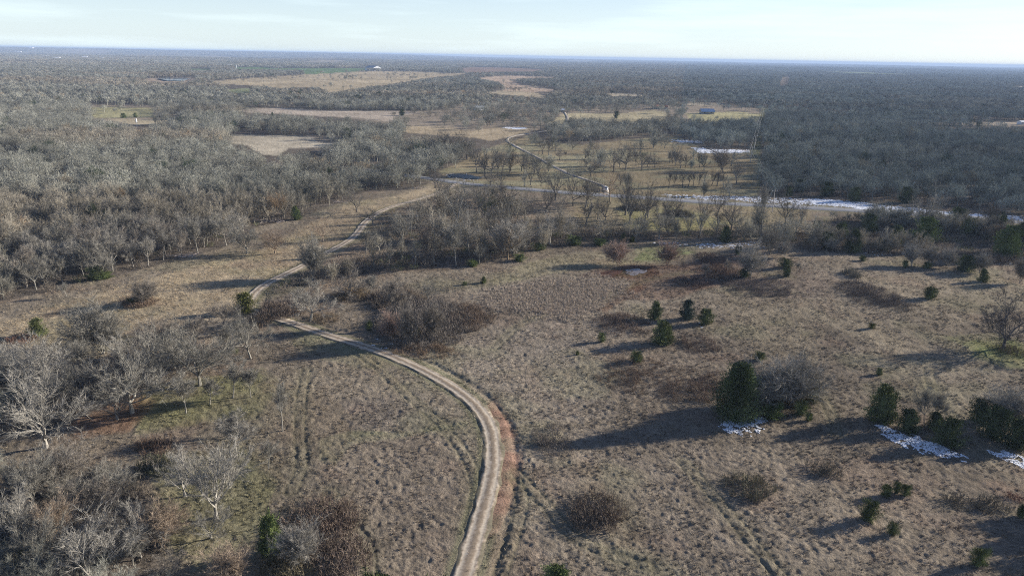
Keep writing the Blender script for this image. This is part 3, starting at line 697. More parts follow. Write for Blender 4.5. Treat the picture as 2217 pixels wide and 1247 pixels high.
def grid_pts(r0, r1, cell, amax=44, jit=.9):
    """jittered points over the ground ahead, between two distances"""
    xm = r1 * math.sin(R(amax)); n = int(2 * xm / cell); mY = int(r1 / cell)
    y0 = r0 * math.cos(R(amax)) * .95
    xs = np.arange(-xm, xm, cell); ys = np.arange(y0, r1, cell)
    Xg, Yg = np.meshgrid(xs, ys); Xg = Xg.ravel(); Yg = Yg.ravel()
    r = np.hypot(Xg, Yg); k = (r >= r0) & (r < r1) & (np.abs(np.degrees(np.arctan2(Xg, Yg))) < amax)
    Xg = Xg[k]; Yg = Yg[k]
    Xg = Xg + (rng.random(len(Xg)) - .5) * cell * jit; Yg = Yg + (rng.random(len(Yg)) - .5) * cell * jit
    return Xg, Yg
def yaw(n): 
    r = np.zeros((n, 3)); r[:, 2] = rng.random(n) * 2 * math.pi; return r
def tri_cloud(c, n, rx, rz, size, up=.5, g=None):
    """n loose twig triangles in an ellipsoid shell"""
    g = g or rng
    d = g.normal(0, 1, (n, 3)); d /= np.linalg.norm(d, axis=1)[:, None]; q = g.random(n) ** .4
    p = d * q[:, None] * [rx, rx, rz] + c
    o = d + g.normal(0, .5, (n, 3)) + [0, 0, up]; o /= np.linalg.norm(o, axis=1)[:, None]
    s = np.cross(o, g.normal(0, 1, (n, 3))); s /= np.linalg.norm(s, axis=1)[:, None]
    L_, w_ = size; L_ = L_ * g.uniform(.6, 1.3, (n, 1))
    return np.stack([p - s * w_ / 2, p + s * w_ / 2, p + o * L_], 1).reshape(-1, 3)

# bare trees: shapes
KINDS = []   # (form, trunk, crown, width)
FORMS = ['wide', 'forest', 'slender', 'multi', 'fork', 'gnarl']
TREES = {f: [] for f in FORMS}
sd_ = 1
for f, k in (('wide', 4), ('forest', 4), ('slender', 2), ('multi', 3), ('fork', 2), ('gnarl', 3)):
    for i in range(k):
        a, c_, wd = gen_tree(f, 10.0, sd_, 1.0); sd_ += 1
        a.materials.append(M_bark); c_.materials.append(M_twig); TREES[f].append((a, c_, wd))
for f, k in (('wide', 4), ('forest', 3), ('slender', 2), ('multi', 2), ('fork', 2), ('gnarl', 2)):
    TREES[f + '_open'] = []
    for i in range(k):
        a, c_, wd = gen_tree(f, 10.0, sd_, .8, .75, 1.3); sd_ += 1
        a.materials.append(M_bark); c_.materials.append(M_twig); TREES[f + '_open'].append((a, c_, wd))
def joined(a, c_, m, name):
    va = np.zeros(len(a.vertices) * 3, np.float32); a.vertices.foreach_get('co', va); vc = np.zeros(len(c_.vertices) * 3, np.float32); c_.vertices.foreach_get('co', vc)
    fa = np.zeros(len(a.loops), np.int32); a.loops.foreach_get('vertex_index', fa); fc = np.zeros(len(c_.loops), np.int32); c_.loops.foreach_get('vertex_index', fc)
    V = np.vstack([va.reshape(-1, 3), vc.reshape(-1, 3)]); F = np.vstack([fa.reshape(-1, 3), fc.reshape(-1, 3) + len(a.vertices)])
    me = mesh_np(name, V, F); me.materials.append(m); return me
MID = []
for i in range(8):
    a, c_, wd = gen_tree(('forest', 'forest', 'wide', 'gnarl', 'forest', 'wide', 'forest', 'gnarl')[i], 10.0, 100 + i, .55)
    g = np.random.default_rng(i + 700); V = []; rx_ = wd * .33
    for j in range(10):
        t_ = j * 2.4 + g.uniform(-.4, .4); q_ = rx_ * math.sqrt((j + .3) / 10) * 1.25
        V.append(tri_cloud(np.array([q_ * math.cos(t_), q_ * math.sin(t_), 8.3 - 2.6 * (q_ / (rx_ * 1.25)) ** 2 + g.normal(0, .5)]), 62, 1.25, .95, (.75, .085), .8, g))
    V = np.vstack(V); c2 = mesh_np('x', V, np.arange(len(V)).reshape(-1, 3))
    MID.append(joined(joined(a, c_, M_i, 'mid_tree'), c2, M_i, 'mid_tree'))
FAR = []
for i in range(6):
    g = np.random.default_rng(i + 50); V = []
    for j in range(7):
        t_ = j * 2.4 + g.uniform(-.4, .4); q_ = 2.9 * math.sqrt((j + .2) / 7)
        V.append(tri_cloud(np.array([q_ * math.cos(t_), q_ * math.sin(t_), 7.6 - .28 * q_ * q_ + g.normal(0, .4)]), 46, 1.5, 1.2, (1.0, .26), .8, g))
    b = MB(); b.tube([(0, 0, -.5), (0, 0, 5.5)], [.25, .14], 3)
    for j in range(4): b.tube([(0, 0, 3.2), (g.normal(0, 1.8), g.normal(0, 1.8), 7)], [.14, .07], 3)
    V = np.vstack(V + [np.array(b.v)]); nF = (len(V) - len(b.v)) // 3
    F = np.vstack([np.arange(nF * 3).reshape(-1, 3), np.array(b.f) + nF * 3])
    me = mesh_np('far_tree', V, F); me.materials.append(M_i); FAR.append(me)
CLUMP = []
for i in range(5):
    g = np.random.default_rng(i + 90); V = []
    for j in range(17):
        c = np.array([g.uniform(-17, 17), g.uniform(-17, 17), 5.5 + g.normal(0, 1.6)])
        V.append(tri_cloud(c, 34, 3.3, 2.6, (1.9, 1.0), .8, g))
    V = np.vstack(V); me = mesh_np('far_clump', V, np.arange(len(V)).reshape(-1, 3)); me.materials.append(M_i); CLUMP.append(me)

GREY = np.array([.305, .30, .248])
def wood_tint(X, Y):
    n = len(X); a = fbm(X / 60, Y / 60, 15, 3)[:, None]; b = rng.random((n, 1))
    t = GREY * (.62 + .6 * b) * (.68 + .64 * a)
    dk = rng.random(n) < .022; t[dk] = [.055, .075, .04]
    rust = (rng.random(n) < .025)[:, None]; t = np.where(rust, t * [1.0, .84, .70], t)
    rw = inpoly(WOODS['right'], X, Y) | ((X > .22 * Y) & (Y > 380)); t[rw] *= [.80, .88, .95]  # right-hand woods: backlit shade and blue haze put into the tree colour
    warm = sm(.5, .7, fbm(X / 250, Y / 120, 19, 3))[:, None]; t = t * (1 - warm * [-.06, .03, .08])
    return t
def visible(X, Y, Z=0, mx=40, top=-60, bot=60):
    px, py = P(X, Y, Z); return (px > -mx) & (px < 2217 + mx) & (py < 1247 + bot) & (py > top)

# woods out to 900 m: every tree a point; the nearest ones become things of their own further down
X, Y = grid_pts(60, 900, 5.9, 50); H = 6.2 + 5.2 * rng.random(len(X)) ** 1.3
xe, ye = grid_pts(60, 330, 4.4, 50); ke = np.zeros(len(xe), bool)
for q in ('rightbelt', 'leftbelt', 'corner'): ke |= inpoly(WOODS[q], xe, ye)
X = np.r_[X, xe[ke]]; Y = np.r_[Y, ye[ke]]; H = np.r_[H, 4 + 2.5 * rng.random(ke.sum())]
for q, f in (('leftbelt', .72), ('corner', .68), ('rightbelt', .8)): H = np.where(inpoly(WOODS[q], X, Y), np.minimum(H * f, 7.2), H)
k = woods_mask(X, Y, np.minimum(H, 10) if False else 9.0)
thin = fbm(X / 26, Y / 26, 66, 3) < .34
k &= ~(thin & (rng.random(len(X)) < .6))
for q in SAVANNA: k &= ~(inpoly(q, X, Y) & (rng.random(len(X)) < .72))
X, Y, H = X[k], Y[k], H[k]
px_, py_ = P(X, Y, 3.0)
inv = (px_ > 10) & (px_ < 2207) & (py_ < 1235)
rd = np.hypot(X, Y); order = np.argsort(np.where(inv, rd, 1e9))
N_IND = 150
ind = order[:N_IND]; rest = np.setdiff1d(np.arange(len(X)), ind)
IND_XYH = [(X[i], Y[i], H[i]) for i in ind]
x, y, h = X[rest], Y[rest], H[rest]; rd = np.hypot(x, y)
s = h / 10; print('mid trees', len(x))
near_k = rd < 330
NEARP = []
for f in ('forest', 'gnarl', 'wide'):
    for (a, c_, wd) in TREES[f][:3]: NEARP.append(joined(a, c_, M_i, 'near_tree'))
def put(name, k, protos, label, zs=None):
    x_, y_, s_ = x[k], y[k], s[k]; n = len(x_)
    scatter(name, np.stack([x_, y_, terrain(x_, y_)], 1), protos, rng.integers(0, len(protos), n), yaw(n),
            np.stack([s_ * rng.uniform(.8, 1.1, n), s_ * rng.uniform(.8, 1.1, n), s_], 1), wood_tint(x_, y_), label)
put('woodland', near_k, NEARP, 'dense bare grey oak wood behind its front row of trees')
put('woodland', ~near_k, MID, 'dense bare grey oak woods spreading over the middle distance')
ex, ey = grid_pts(150, 420, 6.4, 44)
CW = Wd([(560,655),(700,600),(830,572),(960,540),(1100,520),(1240,500),(1330,505),(1600,508),(1760,505),(1760,548),(1600,526),(1440,522),(1330,520),(1240,528),(1160,545),(1090,568),(1000,580),(900,586),(760,602),(640,640)])
CW2 = Wd([(930,455),(990,430),(1090,422),(1150,470),(1180,520),(1040,545),(900,560),(800,560),(820,500)])
ke = (inpoly(CW, ex, ey) & (rng.random(len(ex)) < .75)) | (inpoly(CW2, ex, ey) & (rng.random(len(ex)) < .5))
for q_, w_ in ((TRACK, 6), (ROAD, 7)):
    d, _ = seg_dist(q_, ex, ey, 9); ke &= d > w_
mx_, my_ = grid_pts(330, 620, 11, 40); km = inpoly(FW['meadow'], mx_, my_) & (fbm(mx_ / 34, my_ / 34, 57, 2) > .50) & (rng.random(len(mx_)) < .42)
for q_, w_ in ((ROAD, 6), (DRIVE, 6)):
    d, _ = seg_dist(q_, mx_, my_, 9); km &= d > w_
ke_n = ke.sum(); ex = np.r_[ex[ke], mx_[km]]; ey = np.r_[ey[ke], my_[km]]; ke = np.ones(len(ex), bool)
x, y = ex[ke], ey[ke]; s = .5 + .45 * rng.random(len(x)); OP = []
for f in ('forest', 'wide', 'gnarl', 'multi'):
    for (a, c_, wd) in TREES[f + '_open'][:2]: OP.append(joined(a, c_, M_i, 'open_tree'))
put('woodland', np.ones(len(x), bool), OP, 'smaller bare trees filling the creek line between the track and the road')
X, Y = grid_pts(900, 3000, 7.6, 42); k = woods_mask(X, Y, 8.0)
dk = fbm(X / 90, Y / 45, 67, 3); k &= ~((dk < .38) & (rng.random(len(X)) < .75))
for q in SAVANNA: k &= ~(inpoly(q, X, Y) & (rng.random(len(X)) < .6))
fx_, fy_ = grid_pts(520, 3000, 9, 42); kf = np.zeros(len(fx_), bool)
for q_ in ('hay1', 'hay2', 'hay3', 'hay4', 'tan1', 'tan2', 'tan3', 'mid1', 'lawn2', 'lawn3', 'strip1', 'house_field'): kf |= inpoly(FW[q_], fx_, fy_)
kf &= (np.abs(fbm(fx_ / 150, fy_ / 210, 58, 2) - .5) < .009) & (rng.random(len(fx_)) < .5) | kf & (rng.random(len(fx_)) < .006)
X = np.r_[X[k], fx_[kf]]; Y = np.r_[Y[k], fy_[kf]]; k = np.ones(len(X), bool)
x, y = X[k], Y[k]; s = .65 + .6 * rng.random(len(x)); print('far trees', len(x))
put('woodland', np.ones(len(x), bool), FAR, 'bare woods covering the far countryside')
X1, Y1 = grid_pts(3000, 9000, 29, 40); k1 = woods_mask(X1, Y1, 7.0)
x, y = X1[k1], Y1[k1]; s = np.ones(len(x)) * .95
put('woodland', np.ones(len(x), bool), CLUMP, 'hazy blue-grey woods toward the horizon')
X2, Y2 = grid_pts(9000, 21000, 92, 40); k2 = woods_mask(X2, Y2, 7.0)
x2, y2 = X2[k2], Y2[k2]; n = len(x2)
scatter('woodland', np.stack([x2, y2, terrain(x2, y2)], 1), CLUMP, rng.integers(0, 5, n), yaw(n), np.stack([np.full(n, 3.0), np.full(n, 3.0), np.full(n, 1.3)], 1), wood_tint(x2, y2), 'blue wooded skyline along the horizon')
print('clumps', len(x1) if 0 else k1.sum(), n)

# undergrowth: brush below the near woods and along the creek
BV = [gen_bush(i) for i in range(4)]
BUSH = []
for v, f in BV:
    me = mesh_np('bush', v, f); me.materials.append(M_i); BUSH.append(me)
X, Y = grid_pts(60, 420, 2.6, 46)
k = inpoly(CREEK, X, Y) & (fbm(X / 6, Y / 6, 5, 2) > .38)
for q in ('left', 'leftbelt', 'corner', 'rightbelt', 'right', 'fan'):
    k |= inpoly(WOODS[q], X, Y) & (rng.random(len(X)) < (.55 if q in ('leftbelt', 'corner', 'rightbelt') else .30))
EDGE = Wd([(700,585),(830,560),(960,510),(1080,470),(1240,490),(1180,545),(1090,566),(960,580),(830,590),(700,612)])
k |= inpoly(EDGE, X, Y) & (fbm(X / 7, Y / 7, 8, 2) > .52)
MID_E = Wd([(850,430),(1080,410),(1120,470),(1000,520),(860,520),(790,500)])
k |= inpoly(MID_E, X, Y) & (fbm(X / 7, Y / 7, 28, 2) > .60)
for (a, b) in ((TRACK, 4.5), (ROAD, 6.5), (DRIVE, 6)):
    d, _ = seg_dist(a, X, Y, 8); k &= d > b
x, y = X[k], Y[k]; n = len(x); print('undergrowth', n)
hh = rng.uniform(.6, 1.5, n); tt = np.array([.205, .175, .14]) * rng.uniform(.6, 1.25, (n, 1)); ol = rng.random(n) < .12; tt[ol] *= [.75, .95, .6]
scatter('undergrowth', np.stack([x, y, terrain(x, y)], 1), BUSH, rng.integers(0, 4, n), yaw(n), np.stack([hh * 1.3, hh * 1.3, hh], 1), tt, 'brown leafless brush growing under the near trees and along the creek')

# dry grass tussocks
def gen_tuft(seed, nb=15):
    g = np.random.default_rng(seed); V = []
    for i in range(nb):
        a = g.uniform(0, 6.28); q = g.uniform(0, .22); p = np.array([q * math.cos(a), q * math.sin(a), -.03])
        d = np.array([math.cos(a) * g.uniform(.1, .9), math.sin(a) * g.uniform(.1, .9), 1.0]); d /= np.linalg.norm(d)
        s_ = np.cross(d, g.normal(0, 1, 3)); s_ /= np.linalg.norm(s_); l = g.uniform(.22, .48)
        V += [p - s_ * .035, p + s_ * .035, p + d * l]
    me = mesh_np('tuft', np.array(V), np.arange(nb * 3).reshape(-1, 3)); me.materials.append(M_ig); return me
TUFT = [gen_tuft(i) for i in range(5)]
x, y = grid_pts(68, 300, .72, 41, 1.0)
cl = fbm(x / 2.2, y / 2.2, 14, 3); k = rng.random(len(x)) < sm(.36, .6, cl) * .95
k &= rng.random(len(x)) < 1 - .6 * sm(180, 300, np.hypot(x, y))
dt, _ = seg_dist(TRACK, x, y, 5); k &= (dt > 1.75) | ((dt < .35) & (rng.random(len(x)) < .35)) | ((dt > 1.3) & (rng.random(len(x)) < .4)); dr, _ = seg_dist(ROAD, x, y, 8); k &= dr > 4.6
k &= ~(inpoly(CLAY, x, y) & (rng.random(len(x)) < .85))
for rl in RUTS:
    d, _ = seg_dist(rl, x, y, 3); k &= (np.abs(d - .85) > .4)
px_, py_ = P(x, y, 0); k &= (px_ > -120) & (px_ < 2340) & (py_ < 1330)
x, y = x[k], y[k]; n = len(x); print('tufts', n)
tn = ground_color(x, y) * rng.uniform(.65, 1.75, (n, 1)) * 1.1
hs = rng.uniform(.4, .95, n); zt = terrain(x, y) + micro(x, y)
scatter('grass', np.stack([x, y, zt], 1), TUFT, rng.integers(0, 5, n), yaw(n), np.stack([hs * 1.25, hs * 1.25, hs], 1), tn, 'tussocks of dry tan bluestem grass all over the pasture')
# tall dead reeds in the wet hollow
REED = Wd([(1040,662),(1090,625),(1180,610),(1300,597),(1372,619),(1310,659),(1240,694),(1150,676),(1070,672)])
x, y = grid_pts(140, 230, .6, 30, 1.0); k = rng.random(len(x)) < .85 * cover(REED, x, y, .025); x, y = x[k], y[k]; n = len(x)
scatter('reeds', np.stack([x, y, terrain(x, y)], 1), TUFT, rng.integers(0, 5, n), yaw(n), np.stack([np.full(n, 1.0), np.full(n, 1.0), rng.uniform(1.5, 2.8, n)], 1),
        np.array([.47, .40, .32]) * rng.uniform(.8, 1.15, (n, 1)), 'pale pinkish dead reeds standing in the hollow below the puddle')
# ------------------------------------------------------------------ individual bare trees
TONE = {'p': (.345, .322, .275), 'g': (.285, .268, .225), 'd': (.15, .135, .12), 'r': (.36, .265, .21), 'b': (.33, .26, .19), 'n': (.27, .24, .20), 'k': (.18, .165, .142)}
cnt = {}
def height_px(bx, by, ty):
    X, Y = W(bx, by); z = np.arange(.5, 26, .1); _, yy = P(np.full(z.shape, X), np.full(z.shape, Y), z)
    return float(z[np.argmin(np.abs(yy - ty))])
def place_tree(X, Y, H, Wm, form, tone, label, cat='tree', group=None, name='bare_tree'):
    a, c_, wd = TREES[form][cnt.setdefault(form, 0) % len(TREES[form])]; cnt[form] += 1
    e = new_obj(name, None); e.empty_display_size = 1; e.location = (X, Y, T1(X, Y)); e.rotation_euler = (random.gauss(0, .05), random.gauss(0, .05), random.uniform(0, 6.28))
    s = H / 10; sx = s if Wm is None else min(max(Wm / wd, s * .62), s * 1.5)
    e.scale = (sx, sx, s)
    tag(e, label, cat, group)
    t = TONE[tone]; v = random.uniform(.88, 1.12)
    o = new_obj('trunk', a, e); o.color = (*[q * v for q in t], 1)
    o = new_obj('crown', c_, e); o.color = (*[q * v * .88 for q in t], 1)
    return e
HT = """97,968,790,190,fork,p,pale tree forked low above the brush at the left edge
283,892,742,165,wide,g,big spreading leafless tree on the orange leaf patch
254,906,812,120,fork,g,leaning forked tree just left of the orange leaf patch
225,768,655,140,multi,g,dark many-stemmed tree right of the lone round cedar
433,833,684,150,wide,g,round wide leafless tree over the green grass bank
543,776,666,115,gnarl,g,leaning oak with a long low limb beside the gravel track
505,858,775,60,slender,g,thin sapling standing right of the green grass bank
543,858,790,55,slender,g,thin straight tree under the leaning oak
611,928,820,50,slender,g,slender tree alone on the tan field edge
512,986,882,80,slender,p,pale slim tree with a long shadow across the glade
400,1068,962,105,fork,p,pale leaning tree in the grassy glade
470,1118,950,150,wide,p,tall pale oak with thick straight trunk in the glade
456,1163,1104,100,gnarl,g,low crooked tree below the tall pale oak
581,1008,945,45,slender,g,small bare sapling on the tan slope
403,892,800,45,slender,g,first thin tree on the green grass bank
455,873,808,50,slender,g,second thin tree on the green grass bank
199,1262,1095,170,fork,p,white-barked forked tree at the bottom left edge
20,846,742,120,multi,p,pale many-stemmed tree by the dark creek pool
97,868,728,150,wide,p,pale broad tree right of the dark creek pool
340,838,700,120,wide,g,grey tree in the thick belt behind the big spreading tree
165,800,735,100,forest,g,grey tree in the belt below the lone round cedar
490,720,655,80,forest,n,brownish tree beside the dark cedar at the track
350,770,690,90,forest,n,brownish tree near the top of the left belt
425,760,680,90,forest,n,twiggy tree behind the round wide tree
672,692,600,115,gnarl,p,pale crooked oak inside the track bend
677,603,522,60,multi,g,v-shaped bare tree beside the upper track
757,643,580,110,wide,n,dense rounded bare tree with brown brush at its foot
535,550,488,62,wide,g,leafless oak at the wood corner with a dark shadow
596,549,500,66,wide,b,brownish round oak in the hay clearing
700,523,477,56,wide,b,brownish oak just left of the upper track
774,461,408,48,wide,g,dark-stemmed oak beside the track near the wood
807,485,450,36,gnarl,g,small bare tree at the kink of the track
865,535,462,60,wide,g,tall open tree right of the track kink
923,572,478,62,fork,d,black leaning tree in the creek brush
987,576,488,40,slender,g,thin tall tree at the creek thicket edge
1013,545,462,64,wide,p,pale-trunked tree above the creek thicket
950,522,468,44,forest,g,small tree behind the black leaning tree
888,508,448,44,fork,g,slanting tree left of the black leaning tree
792,552,500,36,slender,g,little tree on the brown slope right of the track
803,640,598,30,slender,g,sapling left of the big brush thicket
942,406,372,30,forest,d,dark thick tree where the track meets the road
956,459,388,44,forest,g,upright tree below the track junction
990,497,403,66,fork,g,twin-trunk tree below the road bend
1039,481,402,66,wide,g,grey tree left of the vine-covered tree
1091,446,392,60,gnarl,d,dark vine-covered tree near the road
1061,403,372,44,wide,g,tree on the road verge by the dark pool
1135,476,412,52,wide,g,leafless tree right of the vine-covered tree
1182,461,396,50,wide,g,branching tree beside the grassy creek slope
1114,556,484,76,multi,p,pale bushy tree bulging into the green field
1190,530,468,50,forest,p,pale tree in the creek thicket
1212,478,420,56,fork,g,leaning double tree below the road
1240,447,378,52,wide,g,tall tree left of the parked white truck below the road
1267,450,373,56,wide,g,straight tree just below the truck
1281,454,388,40,forest,g,tree close behind the straight one below the truck
1203,436,374,48,fork,g,curved tree at the road below the driveway mouth
1267,486,440,48,forest,g,small tree in the creek brush below the truck
1294,475,428,44,wide,g,v-shaped small tree below the truck
1311,479,420,46,wide,g,dark tree with drooping limbs below the truck
1321,438,370,48,wide,b,brown-tipped tree right of the truck
1362,484,398,60,wide,g,first of the big trees on the yellow grass
1353,466,394,44,forest,g,tree behind the first big tree on yellow grass
1394,483,398,70,wide,g,broad tree with thick trunk on the yellow grass
1402,472,416,40,forest,g,tree just right of the broad thick-trunked one
1429,493,428,50,wide,g,slanting tree at the lower yellow grass
1440,476,430,30,slender,g,thin tree behind the slanting one
1459,476,422,38,wide,g,upright tree under the snow beside the road
1517,491,428,44,wide,g,tree with a dark fork on the tan verge
1553,464,408,50,wide,g,tree on the tan verge near the snow
1551,496,454,36,forest,g,small twiggy tree above the creek snow
1583,497,428,56,wide,d,dark many-limbed tree on the tan verge
1646,512,404,40,slender,g,tall thin tree crossing the snowy verge
1698,490,412,70,wide,g,broad fan-shaped tree below the snowy road
1735,482,445,34,fork,g,small leaning tree at the thicket end of the verge
1490,508,458,36,wide,g,little tree above the creek under the verge
1445,503,466,40,multi,g,low many-stemmed tree above the creek
1382,500,462,24,slender,g,thin pole-like tree by the yellow grass
1668,553,497,60,multi,g,round grey bush-tree above the creek field
1624,600,533,54,multi,p,pale feathery tree on the brown rise
1700,560,530,48,multi,p,pale low tree at the thicket corner
1574,588,560,32,slender,n,thin brown sapling on the wet rise
1528,600,570,30,slender,n,small pale-brown sapling near the mud
1725,592,570,20,slender,g,tiny bare sapling by the small dark cedar
1339,572,524,58,multi,r,reddish fan-shaped willow left of the puddle
1444,571,522,50,multi,r,reddish fan-shaped willow right of the puddle
1803,545,519,34,multi,p,pale shrub-tree at the foot of the dark thicket
1975,575,530,36,multi,p,first pale feathery tree under the right belt
2010,574,535,34,multi,p,second pale feathery tree under the right belt
2053,578,538,34,multi,p,third pale feathery tree under the right belt
2120,590,550,34,multi,p,pale tree behind the paired cedars
2135,575,548,26,multi,n,brownish low tree in the right belt shade
2172,757,640,170,wide,d,dark lone tree on green grass at the right edge
1658,885,785,95,multi,p,left grey tree of the cedar grove
1690,880,778,95,multi,p,middle grey tree of the cedar grove
1725,878,778,95,multi,p,right grey tree of the cedar grove
1640,870,800,50,slender,n,thin brown tree against the big grove cedar
2000,922,835,44,slender,g,thin tree among the cedars above the snow strip
2025,918,848,36,slender,g,second thin tree among the cedars above the snow strip
2180,925,835,90,multi,p,pale spreading tree among cedars at the right edge
1212,347,322,24,gnarl,g,arched small tree beside the driveway
1224,341,328,14,slender,g,tiny tree right of the arched small tree
1266,346,322,22,fork,g,small forked tree in the meadow
1293,335,308,26,wide,n,brown-tinged tree near the brush belt
1279,380,336,56,wide,g,widest spreading tree in the meadow right of the driveway
1329,373,322,44,fork,g,two-limbed tree left of the tallest meadow tree
1355,367,308,56,wide,g,tallest meadow tree with a stout trunk
1377,358,322,20,forest,g,slim tree behind the tallest meadow tree
1388,369,326,36,wide,g,tree just right of the tallest meadow tree
1401,363,338,18,forest,g,small tree on the shaded meadow strip
1418,362,330,28,wide,g,neat round tree on the green meadow
1456,354,322,24,wide,g,first tree of the right meadow group
1462,359,320,32,wide,g,second tree of the right meadow group
1475,365,328,24,forest,g,third tree of the right meadow group
1485,362,330,28,wide,g,fourth tree of the right meadow group
1521,356,326,24,wide,g,small tree left of the big round bush-tree
1565,373,326,64,multi,n,big round bush-tree in the meadow
1344,400,366,30,wide,g,small tree in the meadow above the road
1064,381,322,52,wide,g,dark wide tree beside the row of meadow trees
1050,380,330,30,forest,g,tree at the left of the meadow row
1032,372,318,34,forest,g,tree at the head of the dark pool
1079,375,318,34,wide,g,middle tree of the left meadow row
1086,378,328,34,forest,g,tree in front of the left meadow row
1106,371,330,26,forest,g,straight dark-stemmed tree in the left meadow row
1129,370,322,38,wide,g,tree at the right of the left meadow row
1134,381,340,24,slender,g,slim tree below the left meadow row
1149,401,360,26,fork,g,small tree on grass above the road
1171,404,356,34,wide,g,spindly tree above the road near the ditch
1157,376,330,34,wide,g,tree between the two meadow rows
986,338,284,54,wide,g,broad tree of the upper creek wood
960,335,290,40,forest,g,upright tree of the upper creek wood
1010,345,298,40,forest,g,slim tree of the upper creek wood
1174,335,290,40,wide,g,tree at the driveway top with open limbs
1188,337,300,24,forest,g,tree behind the open-limbed one by the driveway
1447,408,374,14,slender,d,first thin dark tree of the roadside row
1458,407,374,14,slender,d,second thin dark tree of the roadside row
1478,405,370,22,forest,d,third dark tree of the roadside row
1490,403,372,18,forest,d,fourth dark tree of the roadside row
1501,402,374,14,slender,d,fifth thin dark tree of the roadside row
1513,400,372,18,forest,d,sixth dark tree of the roadside row
1526,398,370,18,forest,g,seventh tree of the roadside row
1540,401,370,24,forest,g,eighth tree of the roadside row
1553,402,370,20,forest,g,ninth tree of the roadside row
1566,405,372,18,slender,g,last tree of the roadside row
1594,400,352,26,forest,g,tree under the tall power pole
2000,492,410,80,wide,p,large pale round tree beside the snowy road at right
2140,492,448,60,multi,g,low grey tree over the snowy road at the far right
145,645,612,24,slender,g,lone sapling before the left wood
310,662,606,54,multi,n,bushy brown clump tree in the left clearing
928,652,598,60,fork,g,thin open tree rising from the big thicket
860,700,600,50,slender,n,thin tree in the back of the big thicket
890,745,655,46,multi,n,brown multi-stem tree in the big thicket
845,735,672,46,multi,r,reddish multi-stem tree in the big thicket
935,740,652,50,multi,n,pale brown tree in the right of the big thicket
655,1215,1130,90,multi,p,pale bush-tree at the bottom beside the brown thicket
490,1262,1180,90,multi,b,tan bush-tree at the bottom edge of the glade
90,1235,1110,90,wide,g,grey tree in the corner thicket
130,1190,1080,70,multi,b,tan-leaved tree in the corner thicket
30,1180,1060,100,wide,p,pale tree at the left edge of the corner thicket
290,1200,1080,120,wide,p,pale twiggy tree in the middle of the corner thicket
350,1180,1085,90,multi,b,tan tree at the glade side of the corner thicket
240,1090,985,110,wide,g,grey tree behind the corner thicket
60,1090,985,110,wide,g,grey twiggy tree above the corner thicket
150,1045,950,90,multi,n,olive-brown tree above the corner thicket
2208,612,560,30,multi,n,brownish sapling at the right edge of the field"""
for ln in HT.split('\n'):
    q = ln.split(',', 6); bx, by, ty, wp = map(float, q[:4])
    X, Y = W(bx, by); H = min(max(height_px(bx, by, ty), 1.5), 17) * (.9 if by > 640 else 1); D = Y * cP + CAM_H * sP
    place_tree(X, Y, H, wp * D / FPX * 1.25, q[4] + ('_open' if D > 235 else ''), 'k' if (q[5] == 'g' and D > 270) else q[5], q[6])  # distant grey trees: shade on the side facing the camera painted as darker tone
# trees outside the frame at the right and the bottom whose long shadows reach into it
for (X, Y, H, f) in ((78, 70, 9, 'wide'), (86, 64, 10, 'wide'), (96, 78, 11, 'forest'), (112, 92, 10, 'wide'), (150, 148, 12, 'wide'), (164, 158, 12, 'wide')):
    place_tree(X, Y, H, None, f, 'g', 'leafless tree just beyond the right edge casting its shadow in', group='trees beyond the right edge')
LABC = {}
_ww = 'oaks along the front of the left wood'; _bb = 'trees of the creek belt at left'; _cc = 'trees of the lower left thicket'
LM = {_ww: [('low green cedar at the wood edge', 204, 607), ('lone sapling', 145, 645), ('oak at the wood corner', 535, 550), ('bleached branch pile', 400, 557), ('lone round cedar', 82, 727)],
      _bb: [('lone round cedar', 82, 729), ('dark creek pool', 30, 795), ('olive cedar at the track bend', 531, 678), ('big spreading tree on orange leaves', 283, 892), ('round wide tree', 433, 833), ('dark many-stemmed tree', 225, 768), ('low-forked pale tree', 97, 968), ('leaning oak by the track', 543, 776), ('pale broad tree by the pool', 97, 868)],
      _cc: [('low-forked pale tree', 97, 968), ('white-barked forked tree', 199, 1262), ('pale leaning tree in the glade', 400, 1068), ('dark brush above the glade', 340, 965), ('tall pale oak in the glade', 470, 1118), ('tan-leaved corner tree', 130, 1190)]}
LB = {'left': ('bare grey oak at the front of the dense wood left of the track', 'oaks along the front of the left wood'),
      'leftbelt': ('leafless tree packed in the belt along the creek at left', 'trees of the creek belt at left'),
      'corner': ('tangled leafless tree of the thicket in the lower left corner', 'trees of the lower left thicket'),
      'right': ('bare tree on the dark edge of the big right wood', 'trees along the edge of the right wood'),
      'rightbelt': ('leafless tree in the dark belt below the snowy road', 'trees of the belt below the road')}
